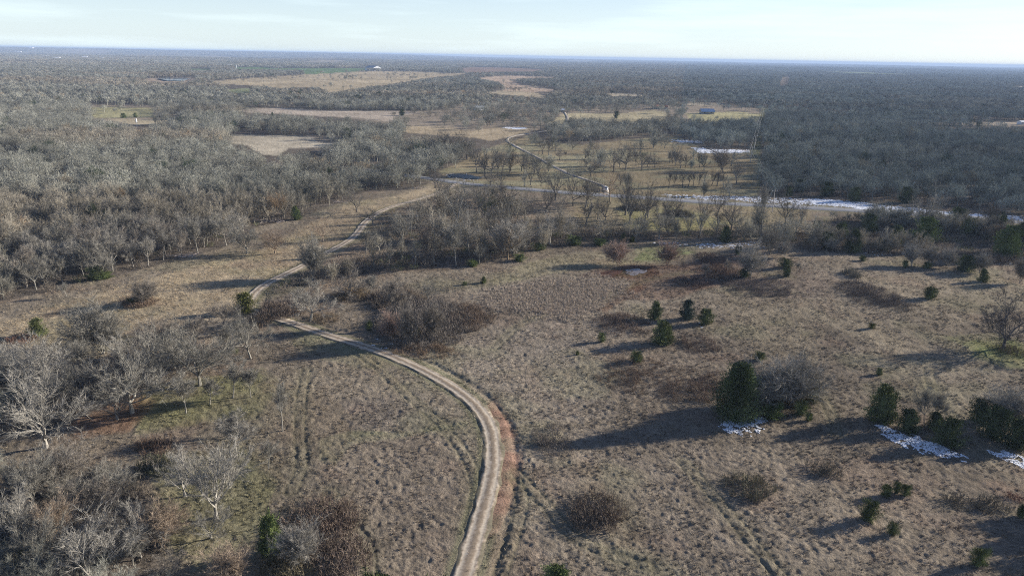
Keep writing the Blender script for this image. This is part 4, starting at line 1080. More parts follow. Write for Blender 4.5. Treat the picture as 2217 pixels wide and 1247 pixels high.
for (X, Y, H) in IND_XYH:
    lb0 = 1
    lb = ('leafless tree of the woods beyond the meadow', 'trees of the woods beyond the meadow')
    for kk in LB:
        if inpoly(WOODS[kk], np.array([X]), np.array([Y]))[0]: lb = LB[kk]; break
    f = random.choice(['forest', 'forest', 'wide', 'gnarl', 'forest']); tn = random.choice('gggpn') if lb is not LB['leftbelt'] else random.choice('gpgn')
    if lb is LB['corner']: tn = random.choice('gpggn')
    px, py = P(X, Y, 0.0); px = float(px); py = float(py)
    if lb[1] in LM:
        nm, lx, ly = min(LM[lb[1]], key=lambda m: (m[1] - px) ** 2 + 2.5 * (m[2] - py) ** 2)
        dx, dy = px - lx, (py - ly) * 1.6
        rel = ('right of' if dx > 0 else 'left of') if abs(dx) > abs(dy) else ('in front of' if dy > 0 else 'behind')
        far = 'just ' if math.hypot(dx, dy) < 45 else ('further ' if math.hypot(dx, dy) < 90 else 'well ')
        lab = {'g': 'grey', 'p': 'pale', 'n': 'brownish', 'b': 'tan'}[tn] + ' ' + ('tall' if H > 9.4 else 'middling' if H > 7.6 else 'low') + ' leafless tree ' + far + rel + ' the ' + nm
    else: lab = lb[0]
    LABC.setdefault(lab, []).append(place_tree(X, Y, H, None, f, tn, lab))
for lab, es in LABC.items():
    if len(es) > 1:
        for e in es: e['group'] = lab.replace('leafless tree', 'trees')

# ------------------------------------------------------------------ cedars
CED = {f: [gen_cedar(f, i + 10 * k) for i in range(3)] for k, f in enumerate(('cone', 'round', 'broad'))}
BIGC = gen_cedar('cone', 77, 3.2)
for f in CED:
    for a, c_ in CED[f]: a.materials.append(M_bark); c_.materials.append(M_green)
for q_ in (BIGC,): q_[0].materials.append(M_bark); q_[1].materials.append(M_green)
CT = """82,729,36,40,broad,lone round cedar on the hay clearing at left
289,663,16,22,round,small cedar at the foot of the brown clump tree
531,678,42,48,broad,olive cedar hiding the track bend
204,607,26,34,round,low green cedar at the dark edge of the left wood
228,604,12,34,round,flat green cedar sprawl beside the low one at the wood edge
588,1200,84,62,broad,bright green cedar near the bottom left
1047,614,15,15,cone,small cedar alone on the tussocks above the reeds
1006,618,7,12,round,tiny dull cedar left of the small lone one
1023,577,12,26,round,first green shrub cedar along the creek thicket
1124,566,13,28,round,second green shrub cedar along the creek thicket
1169,541,14,22,round,third green shrub cedar along the creek thicket
1242,529,16,34,round,fourth green shrub cedar along the creek thicket
1299,529,12,30,round,fifth green shrub cedar along the creek thicket
1349,522,20,16,cone,yellowish cedar at the creek thicket end
1368,522,14,14,cone,small cedar next to the yellowish one
900,727,16,20,round,yellow-green cedar in front of the big thicket
799,716,20,14,round,dark cedar at the left end of the big thicket
1418,690,40,32,cone,pointed cedar left of the trio above the big one
1487,690,40,34,broad,bluish cedar in the middle of the trio
1526,700,31,38,broad,squat cedar at the right of the trio
1435,741,46,54,broad,broad cedar standing alone below the trio
1303,738,18,18,round,small round cedar left of the broad one
1378,781,21,26,round,small hazy cedar below the broad one
1250,765,8,8,round,tiny cedar sprig on the brown patch
1644,779,16,26,round,cedar top just behind the bare grove
1903,812,13,15,round,small cedar on the mid slope of the right field
1887,713,10,14,round,tiny yellowish cedar on the crest of the right field
2013,648,23,30,round,cedar alone on the pale right field
2127,609,28,27,cone,pointed cedar near the right edge of the field
2090,586,33,38,broad,broad dark cedar behind the pointed one
1959,578,14,13,round,small cedar left of the feathery trees
2007,579,12,20,round,small flat cedar under the feathery trees
1867,565,10,14,round,small cedar high on the right field
1702,599,20,18,round,small dark cedar on the brown rise
1700,580,18,28,round,dark low cedar behind the brown rise
1612,598,18,26,round,dark cedar under the pale feathery tree
1598,552,18,16,round,dark ball cedar on the creek field
1570,525,34,26,cone,pointed cedar over the creek snow
1908,911,74,72,broad,big cedar left of the snow strip
1963,932,46,50,broad,dark cedar in the middle above the snow strip
2022,930,36,40,broad,small cedar left of the darkest one above the snow strip
2050,962,58,62,broad,darkest cedar right above the snow strip
2122,912,44,50,round,dark cedar starting the right edge group
2150,945,64,70,broad,large dark cedar in the right edge group
2200,965,60,70,broad,dark cedar cut by the right edge
1917,1076,22,24,round,left one of three little cedars in a row
1941,1068,22,19,round,middle one of three little cedars in a row
1960,1074,22,20,round,right one of three little cedars in a row
1879,1128,38,42,round,round cedar below the three little ones
1931,1160,24,24,round,small ball cedar below the round one
2118,1226,34,36,round,cedar near the bottom right corner
2212,1118,24,24,round,small cedar at the lower right edge
1205,1262,34,66,broad,green cedar cut by the bottom edge near the track
1672,905,26,50,round,low green cedar in front of the grove
1672,878,40,34,broad,dark cedar inside the grove
1755,872,42,30,cone,green cedar on the right side of the grove
1732,898,24,34,round,bright low cedar at the grove foot
1750,912,16,18,round,little cedar just outside the grove foot
1768,502,22,22,round,cedar top over the thicket by the verge
1790,540,30,34,round,first dark cedar of the right belt
1845,546,52,42,cone,second dark cedar of the right belt
1912,542,22,26,round,third dark cedar of the right belt
2003,520,52,54,broad,big green cedar of the right belt
1962,486,18,24,round,cedar high in the right belt
2070,492,42,42,broad,cedar beside the road in the right belt
2098,508,36,40,broad,cedar between the road and the right belt
2165,510,44,36,cone,pointed cedar deep in the right belt
2178,555,64,66,broad,broad green cedar at the end of the right belt
2212,525,44,40,broad,dark cedar at the right edge beside the road
1880,505,44,36,broad,dark cedar in the middle of the right belt
1940,530,44,40,broad,shaded cedar low in the right belt
1820,515,34,34,broad,shaded cedar at the left of the right belt
200,452,24,44,broad,dark cedar inside the left wood
215,432,16,30,broad,smaller dark cedar behind it in the left wood
641,476,30,24,cone,green cedar at the tip of the left wood
1334,256,14,12,round,dark round cedar on the far drive lawn
268,256,10,12,broad,left one of two cedars on the far green field
293,254,9,9,broad,right one of two cedars on the far green field
590,252,9,8,cone,tiny pointed cedar on the pale far field
783,300,22,20,broad,cedar in the clump above the creek wood
752,304,26,24,broad,dark cedar at the left of that clump
870,250,14,14,broad,cedar near the dark shadow on the far field
1050,246,12,12,broad,cedar beside the pale far house
1905,362,16,30,broad,dark cedar over the clearing in the right wood
2050,395,16,22,cone,cedar top poking from the right wood
1880,330,14,24,broad,dark cedar crown in the right wood
1960,440,34,30,broad,dark cedar at the edge of the right wood
1790,425,30,28,broad,dark cedar above the snowy verge
1730,415,26,24,broad,dark cedar where the right wood begins
1850,436,30,26,broad,dark cedar above the middle of the snowy verge
1705,425,20,18,broad,little dark cedar at the first corner of the right wood"""
for i, ln in enumerate(CT.split('\n')):
    bx, by, hp, wp, f, lab = ln.split(',', 5); bx, by, hp, wp = map(float, (bx, by, hp, wp))
    X, Y = W(bx, by); H = max(height_px(bx, by, by - hp), .6) ; D = Y * cP + CAM_H * sP
    a, c_ = CED[f][i % 3]
    e = new_obj('cedar_tree', None); e.location = (X, Y, T1(X, Y)); e.rotation_euler = (0, 0, random.uniform(0, 6.28))
    wm = wp * D / FPX * .95; e.scale = (wm, wm, H); tag(e, lab, 'cedar')
    g = random.uniform(.9, 1.25); c = (.135 * g, .155 * g, .066 * g)
    if 'green' in lab: c = (.15, .185, .07)
    if 'yellow' in lab or 'olive' in lab: c = (.12, .125, .04)
    if 'bluish' in lab: c = (.075, .10, .075)
    if 'dark' in lab: c = (.105, .125, .060)
    o = new_obj('trunk', a, e); o.color = (.14, .10, .075, 1); o = new_obj('crown', c_, e); o.color = (*c, 1)
for (X, Y, H) in ((84, 88, 7.5), (89, 93, 8.5), (80, 83, 6.5), (93, 89, 8), (-14, 66, 6), (-9, 64, 6.5)):
    a, c_ = CED['broad'][int(X) % 3]; e = new_obj('cedar_tree', None); e.location = (X, Y, T1(X, Y)); e.scale = (H * .8, H * .8, H)
    tag(e, 'dark cedar just beyond the ' + ('right' if X > 0 else 'bottom') + ' edge throwing its shadow into the field', 'cedar', 'cedars beyond the ' + ('right' if X > 0 else 'bottom') + ' edge')
    o = new_obj('trunk', a, e); o.color = (.14, .10, .075, 1); o = new_obj('crown', c_, e); o.color = (.08, .10, .045, 1)
X, Y = W(1592, 905); e = new_obj('cedar_tree', None); e.location = (X, Y, T1(X, Y)); D = Y * cP + CAM_H * sP
wm = 100 * D / FPX; e.scale = (wm, wm, height_px(1592, 905, 787)); tag(e, 'tallest dark cedar forming the left side of the grove', 'cedar')
o = new_obj('trunk', BIGC[0], e); o.color = (.14, .10, .075, 1); o = new_obj('crown', BIGC[1], e); o.color = (.115, .142, .066, 1)

# ------------------------------------------------------------------ brush thickets
SMALL = [gen_bush(40 + i, 13, 6, 1.8, 1.0, .05) for i in range(5)]
TH = """1292,1113,66,48,1.5,.205,.155,.115,round brown thicket right of the clay bank
1195,953,46,36,1.0,.25,.205,.165,faint grey-brown thicket beside the bend
1620,1062,58,28,1.3,.20,.17,.11,olive-brown thicket near the bottom right
1783,1020,40,16,1.3,.20,.165,.12,small thicket with a thin dead stem
1395,812,105,40,.7,.235,.165,.115,long low brown thicket below the broad cedar
1500,850,70,26,.9,.23,.165,.12,low brown thicket left of the grove shadow
1350,700,64,26,.9,.22,.16,.12,brown thicket left of the pointed cedar
1512,745,46,20,.9,.22,.16,.12,brown thicket under the squat cedar
1560,830,46,26,.9,.25,.18,.13,brown thicket left of the tallest cedar
1640,620,78,22,.8,.215,.17,.145,dark grey thicket on the brown rise
1880,640,60,30,.9,.20,.16,.13,dark brush mound on the pale right field
1930,655,46,22,.7,.215,.175,.14,lower part of the brush on the pale right field
1843,598,18,9,1.5,.22,.19,.14,small shrub high on the pale right field
2185,765,34,14,1.0,.19,.15,.10,brown brush at the foot of the dark lone tree
2135,1095,52,18,1.2,.19,.16,.12,grey thicket near the lower right edge
2062,1085,22,12,1.0,.21,.17,.125,small grey shrub left of the lower right thicket
2200,1080,22,10,.8,.22,.12,.09,reddish brush at the lower right edge
915,700,100,50,3.0,.24,.20,.165,big brown thicket in the middle of the field
1010,690,55,28,2.2,.22,.16,.115,right end of the big brown thicket
860,650,60,22,2.6,.225,.175,.13,back of the big brown thicket
920,760,80,16,.9,.27,.185,.12,rusty fringe in front of the big thicket
760,640,46,14,2.0,.24,.18,.115,olive brush below the dense rounded tree
610,675,46,18,1.9,.205,.155,.12,brown brush inside the track bend
700,690,30,12,1.1,.24,.18,.12,light brush right of the crooked oak
690,1135,82,60,1.6,.20,.145,.11,dark reddish-brown thicket near the bottom
740,1215,60,55,1.6,.21,.155,.12,lower half of the reddish-brown thicket
620,1235,60,30,1.6,.20,.16,.10,olive thicket under the bright green cedar
300,660,38,12,2.0,.22,.155,.11,brown thicket in the hay clearing
50,738,30,12,1.1,.28,.16,.11,rusty brush left of the lone round cedar
1100,446,26,10,3.0,.24,.19,.12,rounded tan brush below the vine-covered tree
1540,560,30,14,1.0,.19,.13,.10,dark brush right of the second willow
1560,590,44,18,1.1,.20,.14,.105,dark red-brown brush on the wet rise
1500,610,40,14,1.0,.22,.155,.12,brown brush above the mud streak
1470,465,30,6,1.6,.18,.15,.11,dark brush on the yellow grass
1375,452,36,6,1.6,.18,.15,.11,dark brush behind the big trees on yellow grass
2120,560,90,12,1.6,.20,.16,.12,brush at the foot of the right belt
1690,860,70,26,1.6,.205,.165,.12,undergrowth inside the cedar grove
340,965,50,18,1.4,.18,.12,.085,dark brown brush above the glade
1000,1300,10,6,1,.2,.2,.2,x
345,1010,46,20,1.6,.15,.14,.085,dark green-brown brush above the glade
560,700,30,16,2.0,.23,.17,.12,brush around the olive cedar"""
mth = {}
for i, ln in enumerate(TH.split('\n')):
    q = ln.split(',', 8); cx_, cy_, rx, ry, h = map(float, q[:5]); c = tuple(map(float, q[5:8])); lab = q[8]
    h *= 1.45 if h < 2 else 1
    if lab == 'x': continue
    X0, Y0 = W(cx_, cy_); D = Y0 * cP + CAM_H * sP; ax = rx * D / FPX; _, Ya = W(cx_, cy_ + ry); _, Yb = W(cx_, cy_ - ry); ay = (Yb - Ya) / 2
    n = int(min(560, max(10, ax * ay * math.pi / .95))); V = []; F = []; o = 0
    t = rng.random(n) * 6.283; r0 = np.sqrt(rng.random(n)) * (.8 + .4 * vnoise(t * 1.5, t * 0, i + 5))
    hs = h / 1.8 * rng.uniform(.55, 1.15, n) * (1.08 - .5 * r0 ** 3)
    for j in range(n):
        v, f = SMALL[j % 5]; x_ = X0 + ax * r0[j] * math.cos(t[j]); y_ = Y0 + ay * r0[j] * math.sin(t[j])
        a = rng.random() * 6.28; ca_, sa_ = math.cos(a), math.sin(a); s_ = max(min(hs[j], 1.2), .45) * 1.1
        vv = np.stack([(v[:, 0] * ca_ - v[:, 1] * sa_) * s_ + x_ - X0, (v[:, 0] * sa_ + v[:, 1] * ca_) * s_ + y_ - Y0, v[:, 2] * hs[j] + T1(x_, y_) - T1(X0, Y0)], 1)
        V.append(vv); F.append(f + o); o += len(v)
    me = mesh_np('thicket', np.vstack(V), np.vstack(F)); me.materials.append(M_twig)
    ob = new_obj('thicket', me); ob.location = (X0, Y0, T1(X0, Y0)); ob.color = (c[0] * .9, c[1] * .95, c[2] * .98, 1); tag(ob, lab, 'thicket')

# ------------------------------------------------------------------ snow lying in the shade
msn, nt, b = mat('snow', .6, .2); rgb(nt, b.inputs['Base Color'], (.86, .88, .90))
SN = """1760,433|1850,440|1950,448|2050,459|2150,467|2240,476|2240,484|2150,475|2050,467|1950,457|1850,450|1760,441~.36~.5~bright continuous snow band between the road and the right wood
1553,920|1575,912|1610,914|1650,918|1655,926|1620,936|1580,932~.38~.34~broken snow patch in front of the cedar grove
1898,922|1915,922|1960,938|2010,956|2050,970|2078,984|2060,988|2020,976|1970,966|1930,950|1905,934~.33~.34~long snow strip below the row of cedars
2128,966|2150,966|2190,980|2240,1000|2240,1010|2190,998|2150,982~.34~.34~snow strip at the right edge
1440,426|1520,423|1600,425|1700,429|1800,435|1860,441|1950,449|2050,460|2150,470|2240,480|2240,484|2150,476|2050,466|1948,456|1847,450|1746,443|1645,437|1560,433|1480,430~.47~.45~snow scattered along the shaded road verge
1500,321|1520,322|1545,328|1540,332|1520,330~.2~.8~small snow patch left of the big round bush-tree
1552,327|1580,325|1616,326|1600,330|1570,332~.25~.8~bright snow streak by the round bush-tree
1092,277|1115,276|1138,278|1120,280~.3~.8~thin snow patch under the far oaks
1450,303|1480,304|1530,306|1500,309|1470,308~.46~.8~faint snow in the shade of the knot of trees
966,377|1000,376|1045,385|1020,389|985,386~.56~.5~speckled snow around the dark roadside pool
1395,521|1440,522|1480,528|1470,532|1420,526~.56~.4~speckled snow along the creek bed
1480,527|1510,528|1560,529|1640,528|1660,530|1600,534|1520,534~.52~.4~snow line along the creek behind the field
1830,546|1900,548|1960,549|1940,551|1860,550~.60~.4~snow traces at the foot of the right belt
2050,553|2100,558|2190,564|2190,568|2110,566|2060,560~.50~.4~snow strip under the right belt
786,733|800,736|830,746|850,754|830,752|800,742~.55~.22~snow crumbs beside the gravel track
780,426|782,424|790,426|786,428~.9~.4~x
1320,404|1900,404|1920,405|1320,405~.9~9~x
1955,392|1985,392|1980,396|1958,396~.5~.7~small snow patch inside the right wood
1500,703|1530,704|1528,707|1505,706~.55~.2~snow crumbs under the squat cedar"""
for i, ln in enumerate(SN.split('\n')):
    pl, thr, cell, lab = ln.split('~')
    if lab == 'x': continue
    poly = Wd([tuple(map(float, p.split(','))) for p in pl.split('|')]); thr = float(thr); cell = float(cell) * (.62 if float(cell) < .5 else .8)
    x0_, y0_ = poly.min(0) - 2; x1_, y1_ = poly.max(0) + 2
    xs, ys = np.meshgrid(np.arange(x0_, x1_, cell), np.arange(y0_, y1_, cell)); xs = xs.ravel(); ys = ys.ravel()
    xs = xs + (rng.random(len(xs)) - .5) * cell; ys = ys + (rng.random(len(ys)) - .5) * cell
    cv = cover(poly, xs, ys, .012); k = (cv > .2) & (fbm(xs / .9, ys / .9, 200 + i, 3) > thr + .22 * (1 - cv))
    d, _ = seg_dist(ROAD, xs, ys, 6); k &= d > 3.2
    xs, ys = xs[k], ys[k]
    if len(xs) > 14000: q = rng.permutation(len(xs))[:14000]; xs, ys = xs[q], ys[q]
    n = len(xs)
    if n == 0: print('no snow', lab); continue
    zs = terrain(xs, ys) + micro(xs, ys) + .03; ang = np.arange(6) / 6 * 2 * math.pi; rr_ = cell * rng.uniform(.35, 1.15, (n, 6)) * rng.uniform(.5, 1.2, (n, 1)); th = rng.random((n, 1)) * 6.28
    ring = np.stack([xs[:, None] + rr_ * np.cos(ang + th), ys[:, None] + rr_ * np.sin(ang + th), np.repeat(zs[:, None], 6, 1)], 2)
    top = np.stack([xs, ys, zs + .04 + cell * .12], 1)[:, None]
    V = np.concatenate([ring, top], 1).reshape(-1, 3); f6 = np.array([(a, (a + 1) % 6, 6) for a in range(6)])
    F = (np.arange(n)[:, None, None] * 7 + f6[None]).reshape(-1, 3)
    ob = new_obj('snow', mesh_np('snow', V, F, True), m=msn); tag(ob, lab, kind='stuff')
# ------------------------------------------------------------------ buildings
M_white = noise_col('white_siding', (.76, .76, .74), (.82, .82, .80), .5, .6, .2)
M_roofd = noise_col('dark_metal_roof', (.16, .19, .24), (.20, .23, .28), .3, .45, .4)
M_roofb = noise_col('blue_metal_roof', (.10, .17, .30), (.13, .21, .35), .3, .4, .4)
M_roofl = noise_col('pale_metal_roof', (.55, .60, .66), (.62, .66, .70), .3, .4, .4)
M_roofr = noise_col('rust_roof', (.26, .12, .08), (.32, .15, .10), .5, .7, .1)
M_wall = noise_col('tan_wall', (.42, .38, .32), (.48, .44, .37), .5, .8)
M_dark = noise_col('dark_opening', (.03, .03, .035), (.05, .05, .055), 1, .4, .3)
def building(name, px, py, wm, dm, hm, rh, rot, wall, roof, label, openings=1, cat='building', porch=False):
    """gabled building; ridge along local x"""
    X, Y = W(px, py); e = new_obj(name, None); e.location = (X, Y, T1(X, Y) - .2); e.rotation_euler = (0, 0, R(rot)); tag(e, label, cat)
    b = MB(); a, d = wm / 2, dm / 2
    o = 0; b.v += [(-a,-d,0),(a,-d,0),(a,d,0),(-a,d,0),(-a,-d,hm),(a,-d,hm),(a,d,hm),(-a,d,hm),(-a,0,hm+rh),(a,0,hm+rh)]
    for q in ((0,1,5),(0,5,4),(1,2,6),(1,6,5),(2,3,7),(2,7,6),(3,0,4),(3,4,7),(5,6,9),(7,4,8)): b.f.append(q)
    new_obj('wall', b.mesh('wall'), e, wall)
    r = MB(); v = .6; t = .25; sl = rh / d
    for sg in (-1, 1):
        o = len(r.v); y1 = sg * (d + v); z1 = hm - v * sl
        r.v += [(-a-v,y1,z1+.05),(a+v,y1,z1+.05),(a+v,0,hm+rh+.05),(-a-v,0,hm+rh+.05),(-a-v,y1,z1+t),(a+v,y1,z1+t),(a+v,0,hm+rh+t),(-a-v,0,hm+rh+t)]
        for q in ((0,1,2,3),(7,6,5,4),(0,4,5,1),(1,5,6,2),(2,6,7,3),(3,7,4,0)): r.f += [(o+q[0],o+q[1],o+q[2]),(o+q[0],o+q[2],o+q[3])]
    new_obj('roof', r.mesh('roof'), e, roof)
    if openings:
        dd = MB(); dd.box(a + .004, -dm * .18, 0, a + .08, dm * .18, min(hm * .75, 4.2)); new_obj('door', dd.mesh('door'), e, M_dark)
        k = max(2, int(wm / 7))
        for j in range(k):
            ww = MB(); xx = -a + (j + .5) * wm / k; s_ = min(1.6, wm / k * .3); ww.box(xx - s_ / 2, -d - .07, hm * .45, xx + s_ / 2, -d - .004, hm * .45 + s_ * .8); new_obj('window', ww.mesh('window'), e, M_dark)
    if porch:
        pp = MB(); pp.box(-a, -d - 3, hm - .5, a, -d - .7, hm - .35); new_obj('porch_roof', pp.mesh('porch_roof'), e, roof)
        for xx in (-a + .2, 0, a - .2):
            q = MB(); q.box(xx - .1, -d - 2.9, 0, xx + .1, -d - 2.7, hm - .5); new_obj('post', q.mesh('post'), e, wall)
    return e
building('barn', 808, 153, 60, 34, 10, 7, -48, M_white, M_roofd, 'large far barn with dark roof and white gable end beside the green crop')
for i, (px, ww) in enumerate(((829, 16), (842, 14), (856, 12), (872, 18))):
    building('shed', px, 153.5, ww, 8, 3.0, 1.2, 6, M_white, M_white, ['first low white shed right of the far barn', 'second low white shed right of the far barn', 'third low white shed right of the far barn', 'longest low white shed right of the far barn'][i], 0, 'shed')
building('house', 1530, 247, 15, 9, 3.2, 2.6, 4, M_wall, M_roofb, 'house with a bright blue metal roof among bare oaks', 1, 'house', True)
building('carport', 1212, 243, 9, 6, 2.9, 1.0, 2, M_wall, M_roofl, 'pale-roofed little house at the top of the driveway', 1, 'house', True)
building('house', 1036, 239, 11, 8, 3.2, 1.8, 30, M_white, M_roofl, 'pale house half hidden by a dark cedar in the far fields', 1, 'house')
building('house', 1428, 236, 18, 9, 3, 1.6, 4, M_wall, M_roofr, 'long low rust-roofed house beyond the oak lawn', 1, 'house')
building('shed', 2212, 270, 7, 6, 3, 1, 10, M_white, M_white, 'small white shed at the right end of the pale strip', 1, 'shed')
DH = [(68,112,'white farm buildings on the skyline slope at far left',70),(40,114,'long white barn left of the skyline farm',60),(103,124,'tiny white house in the first far cluster',26),(97,125,'second tiny white house in the far cluster',22),(123,129,'bright white house beside the far road at left',34),
      (184,126.5,'lone white house in the blue woods',30),(222,127.5,'faint white house right of the lone one',24),(497,146,'tall white farmhouse behind the green field',14),(510,147,'small white silo-like shed near the tall farmhouse',8),
      (316,110,'first white building of the skyline hamlet',60),(330,111,'second white building of the skyline hamlet',70),(347,112,'third white building of the skyline hamlet',50),(893,126.5,'tiny bright white house right of the far ridge',36),(530,116.5,'white building on the ridge line',60),(545,117.5,'second white building on the ridge line',60),(288,118,'small white house in the middle of the ridge woods',36)]
for px, py, lab, s in DH:
    building('farmhouse', px, py + 1.0, s, s * .5, max(4, s * .16) + 5, s * .08, random.uniform(-20, 20), M_white, M_white, lab, 0, 'farmhouse')
# narrow white bin
X, Y = W(297, 277); e = new_obj('feed_bin', None); e.scale = (.7, .7, .7); e.location = (X, Y, T1(X, Y)); tag(e, 'tall narrow white bin at the edge of the tan field above the left wood', 'feed bin')
b = MB(); b.tube([(0,0,6.4),(0,0,9.6)], [.8,.8], 12); new_obj('drum', b.mesh('drum'), e, M_white)
b = MB(); b.tube([(0,0,9.6),(0,0,10.3)], [.85,.1], 12); new_obj('lid', b.mesh('lid'), e, M_white)
b = MB(); b.tube([(0,0,5.4),(0,0,6.4)], [.15,.8], 12); new_obj('hopper', b.mesh('hopper'), e, M_white)
for a in range(4):
    t = a * math.pi / 2 + .6; b = MB(); b.tube([(1.1*math.cos(t),1.1*math.sin(t),-.1),(.75*math.cos(t),.75*math.sin(t),6.6)], [.07,.07], 4); new_obj('leg', b.mesh('leg'), e, M_roofl)

# ------------------------------------------------------------------ parked pickup
M_car = noise_col('white_paint', (.78, .79, .80), (.80, .81, .82), .3, .3, .5)
M_gl, nt, b_ = mat('dark_glass', .06, .6); rgb(nt, b_.inputs['Base Color'], (.012, .014, .018))
M_tyre = noise_col('tyre_rubber', (.02,.02,.02), (.03,.03,.03), 4, .9)
M_rim = noise_col('steel_rim', (.45,.45,.46), (.5,.5,.51), 4, .35, .5)
M_red, nt, b_ = mat('red_lamp', .3, .5); rgb(nt, b_.inputs['Base Color'], (.35, .02, .02))
X, Y = W(1311, 415.5); e = new_obj('pickup_truck', None); e.location = (X, Y, T1(X, Y) + .24); e.rotation_euler = (0, 0, R(78)); tag(e, 'white pickup truck parked where the driveway meets the road', 'truck')
def profile(name, pts, w0, m, parent=e, inset=None):
    """side outline in x,z swept across the width; inset narrows the upper points"""
    n = len(pts); V = []
    for sg in (-1, 1):
        for (x, z) in pts: V.append((x, sg * (w0 - (inset(z) if inset else 0)), z))
    F = []
    for i in range(n):
        j = (i + 1) % n; F += [(i, j, n + j), (i, n + j, n + i)]
    for i in range(1, n - 1): F += [(0, i + 1, i), (n, n + i, n + i + 1)]
    return new_obj(name, mesh_np(name, V, F), parent, m)
body = profile('body', [(-2.75,.45),(2.7,.45),(2.78,.75),(2.72,1.02),(2.5,1.12),(1.15,1.2),(-.6,1.2),(-2.8,1.2),(-2.8,.6)], .97, M_car)
cab = profile('cab', [(-.85,1.2),(1.2,1.2),(.55,1.82),(.3,1.88),(-.65,1.86),(-.82,1.75)], .92, M_car, inset=lambda z: (z - 1.2) * .22)
profile('windscreen', [(1.17,1.25),(1.19,1.25),(.6,1.80),(.58,1.78)], .80, M_gl, inset=lambda z: (z - 1.2) * .22)
profile('rear_window', [(-.85,1.3),(-.87,1.3),(-.86,1.74),(-.84,1.72)], .72, M_gl)
for sg in (-1, 1):
    b = MB(); y = sg * .905
    b.v += [(-.72, y, 1.25), (.98, y, 1.25), (.5, y - sg * .1, 1.72), (-.68, y - sg * .1, 1.74), (-.72, y + sg*.02, 1.25), (.98, y + sg*.02, 1.25), (.5, y - sg * .08, 1.72), (-.68, y - sg * .08, 1.74)]
    for q in ((4,5,6,7),(0,1,5,4),(1,2,6,5),(2,3,7,6),(3,0,4,7)): b.f += [(q[0],q[1],q[2]),(q[0],q[2],q[3])]
    new_obj('side_window', b.mesh('side_window'), e, M_gl)
    b = MB(); b.box(2.72, sg * .8 - .14, .8, 2.80, sg * .8 + .14, 1.0); new_obj('headlight', b.mesh('headlight'), e, M_rim)
    b = MB(); b.box(-2.84, sg * .86 - .08, .8, -2.79, sg * .86 + .08, 1.15); new_obj('tail_light', b.mesh('tail_light'), e, M_red)
    for xx in (1.75, -1.7):
        b = MB(); b.tube([(xx, sg * .78, .16), (xx, sg * .99, .16)], [.4, .4], 16); b.tube([(xx, sg * .78, .16), (xx, sg * .79, .16)], [.4, .01], 16); b.tube([(xx, sg * .99, .16), (xx, sg * .98, .16)], [.4, .2], 16)
        wo = new_obj('wheel', b.mesh('wheel'), e, M_tyre)
        b = MB(); b.tube([(xx, sg * .975, .16), (xx, sg * .985, .16)], [.24, .02], 12); new_obj('rim', b.mesh('rim'), wo, M_rim)
b = MB(); b.box(-2.6, -.78, 1.201, -1.0, .78, 1.21); new_obj('bed_floor', b.mesh('bed_floor'), e, M_dark)
b = MB(); b.box(2.78, -.9, .45, 2.88, .9, .65); new_obj('bumper', b.mesh('bumper'), e, M_rim)
b = MB(); b.box(2.76, -.55, .76, 2.79, .55, 1.0); new_obj('grille', b.mesh('grille'), e, M_dark)

# ------------------------------------------------------------------ power line up the cleared corridor
M_pole = noise_col('weathered_pole', (.42, .39, .34), (.55, .51, .45), .8, .8)
M_wire = noise_col('bright_wire', (.60, .60, .58), (.7, .7, .68), .2, .4, .4)
PL = [W(1672, 458), W(1625, 352), W(1633, 322), W(1642, 284), W(1651, 250), W(1660, 222)]
tops = []
names = ['power pole standing below the snowy road verge', 'nearest power pole in the cleared corridor', 'second power pole up the corridor', 'third power pole up the corridor', 'fourth power pole up the corridor', 'farthest power pole where the corridor closes']
for i, (X, Y) in enumerate(PL):
    e = new_obj('power_pole', None); z = T1(X, Y); e.location = (X, Y, z); tag(e, names[i], 'power pole')
    b = MB(); b.tube([(0, 0, -.3), (0, 0, 9.5)], [.19, .13], 8); new_obj('shaft', b.mesh('shaft'), e, M_pole)
    b = MB(); b.box(-1.2, -.06, 8.75, 1.2, .06, 8.9); new_obj('crossarm', b.mesh('crossarm'), e, M_pole)
    for xx in (-1.1, 0, 1.1):
        b = MB(); z0 = 8.9 if xx else 9.5; b.tube([(xx, 0, z0), (xx, 0, z0 + .22)], [.07, .05], 6); new_obj('insulator', b.mesh('insulator'), e, M_white)
    tops.append((X, Y, z))
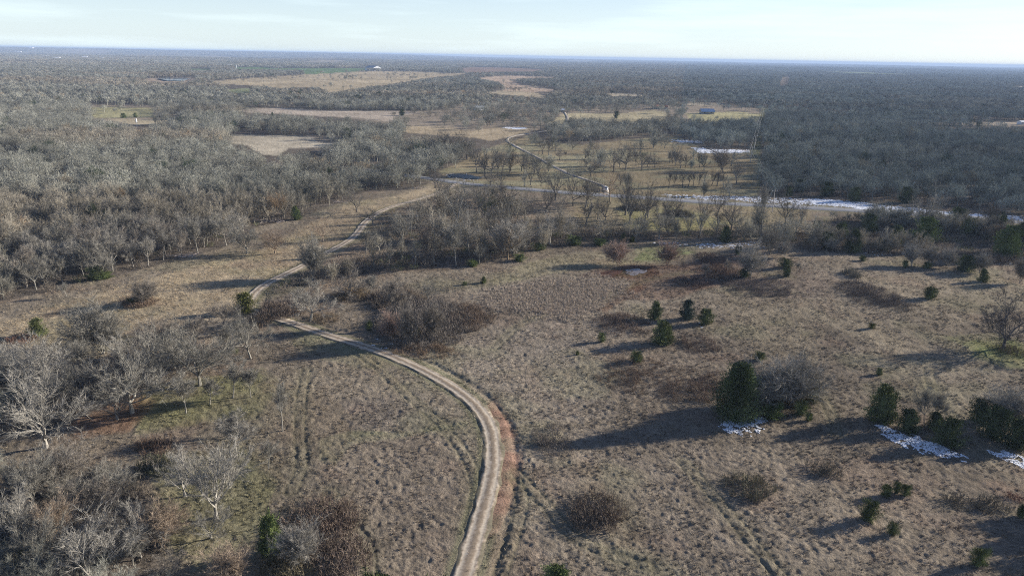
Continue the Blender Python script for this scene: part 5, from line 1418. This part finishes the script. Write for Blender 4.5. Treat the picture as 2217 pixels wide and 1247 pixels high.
for j, dx in enumerate((-1.1, 1.1)):
    b = MB()
    for i in range(len(tops) - 1):
        A, B = np.array(tops[i]) + [dx, 0, 9.1], np.array(tops[i + 1]) + [dx, 0, 9.1]; pts = []
        for t in np.linspace(0, 1, 9): q = A + (B - A) * t; q[2] -= 4 * t * (1 - t) * 1.4; pts.append(q)
        b.tube(pts, [.022] * 9, 3)
    o = new_obj('power_cable', b.mesh('power_cable'), m=M_wire); tag(o, ['left power cable strung between the corridor poles', 'right power cable strung between the corridor poles'][j], 'cable')

# ------------------------------------------------------------------ piles of bleached dead branches
M_log = noise_col('bleached_wood', (.46, .38, .33), (.62, .54, .47), 2, .85)
for (px, py, wp, lab, n) in ((400, 557, 46, 'pile of bleached fallen branches at the edge of the left wood', 46), (590, 480, 50, 'pale deadfall heap at the tip of the left wood', 46), (490, 508, 20, 'small pale fallen branches at the wood corner', 18), (735, 440, 34, 'scattered pale logs beside the left wood', 22), (905, 407, 24, 'pale log pile above the track', 14)):
    X0, Y0 = W(px, py); D = Y0 * cP + CAM_H * sP; w_ = wp * D / FPX; b = MB(); z0 = T1(X0, Y0)
    for i in range(n):
        x_ = random.uniform(-.5, .5) * w_; y_ = random.gauss(0, .9); a = random.uniform(-.7, .7) + (math.pi if random.random() < .5 else 0); l = random.uniform(.8, 3.0); r = random.uniform(.04, .12)
        p0 = np.array([x_, y_, random.uniform(.05, .5)]); p1 = p0 + np.array([math.cos(a) * l * .5, math.sin(a) * l * .5, random.uniform(-.1, .45)]); p2 = p1 + np.array([math.cos(a + .4) * l * .5, math.sin(a + .4) * l * .5, random.uniform(-.2, .4)])
        b.tube([p0, p1, p2], [r, r * .8, r * .4], 4)
    o = new_obj('deadfall', b.mesh('deadfall'), m=M_log); o.location = (X0, Y0, z0); tag(o, lab, 'deadfall')

# ------------------------------------------------------------------ haze
hb = MB(); hb.box(-32000, -32000, -14, 32000, 32000, 75)
hm_ = bpy.data.materials.new('haze'); hm_.use_nodes = True; nt = hm_.node_tree; nt.nodes.clear()
ho = N(nt, 'ShaderNodeOutputMaterial'); pv = N(nt, 'ShaderNodeVolumePrincipled'); pv.inputs['Color'].default_value = (.50, .66, .92, 1)
pv.inputs['Density'].default_value = HAZE; pv.inputs['Anisotropy'].default_value = 0
nt.links.new(pv.outputs[0], ho.inputs['Volume'])
if HAZE > 0:
    hz = new_obj('haze', hb.mesh('haze'), m=hm_); tag(hz, 'thin blue winter haze over the countryside', kind='stuff')
print('objects', len(S.objects))
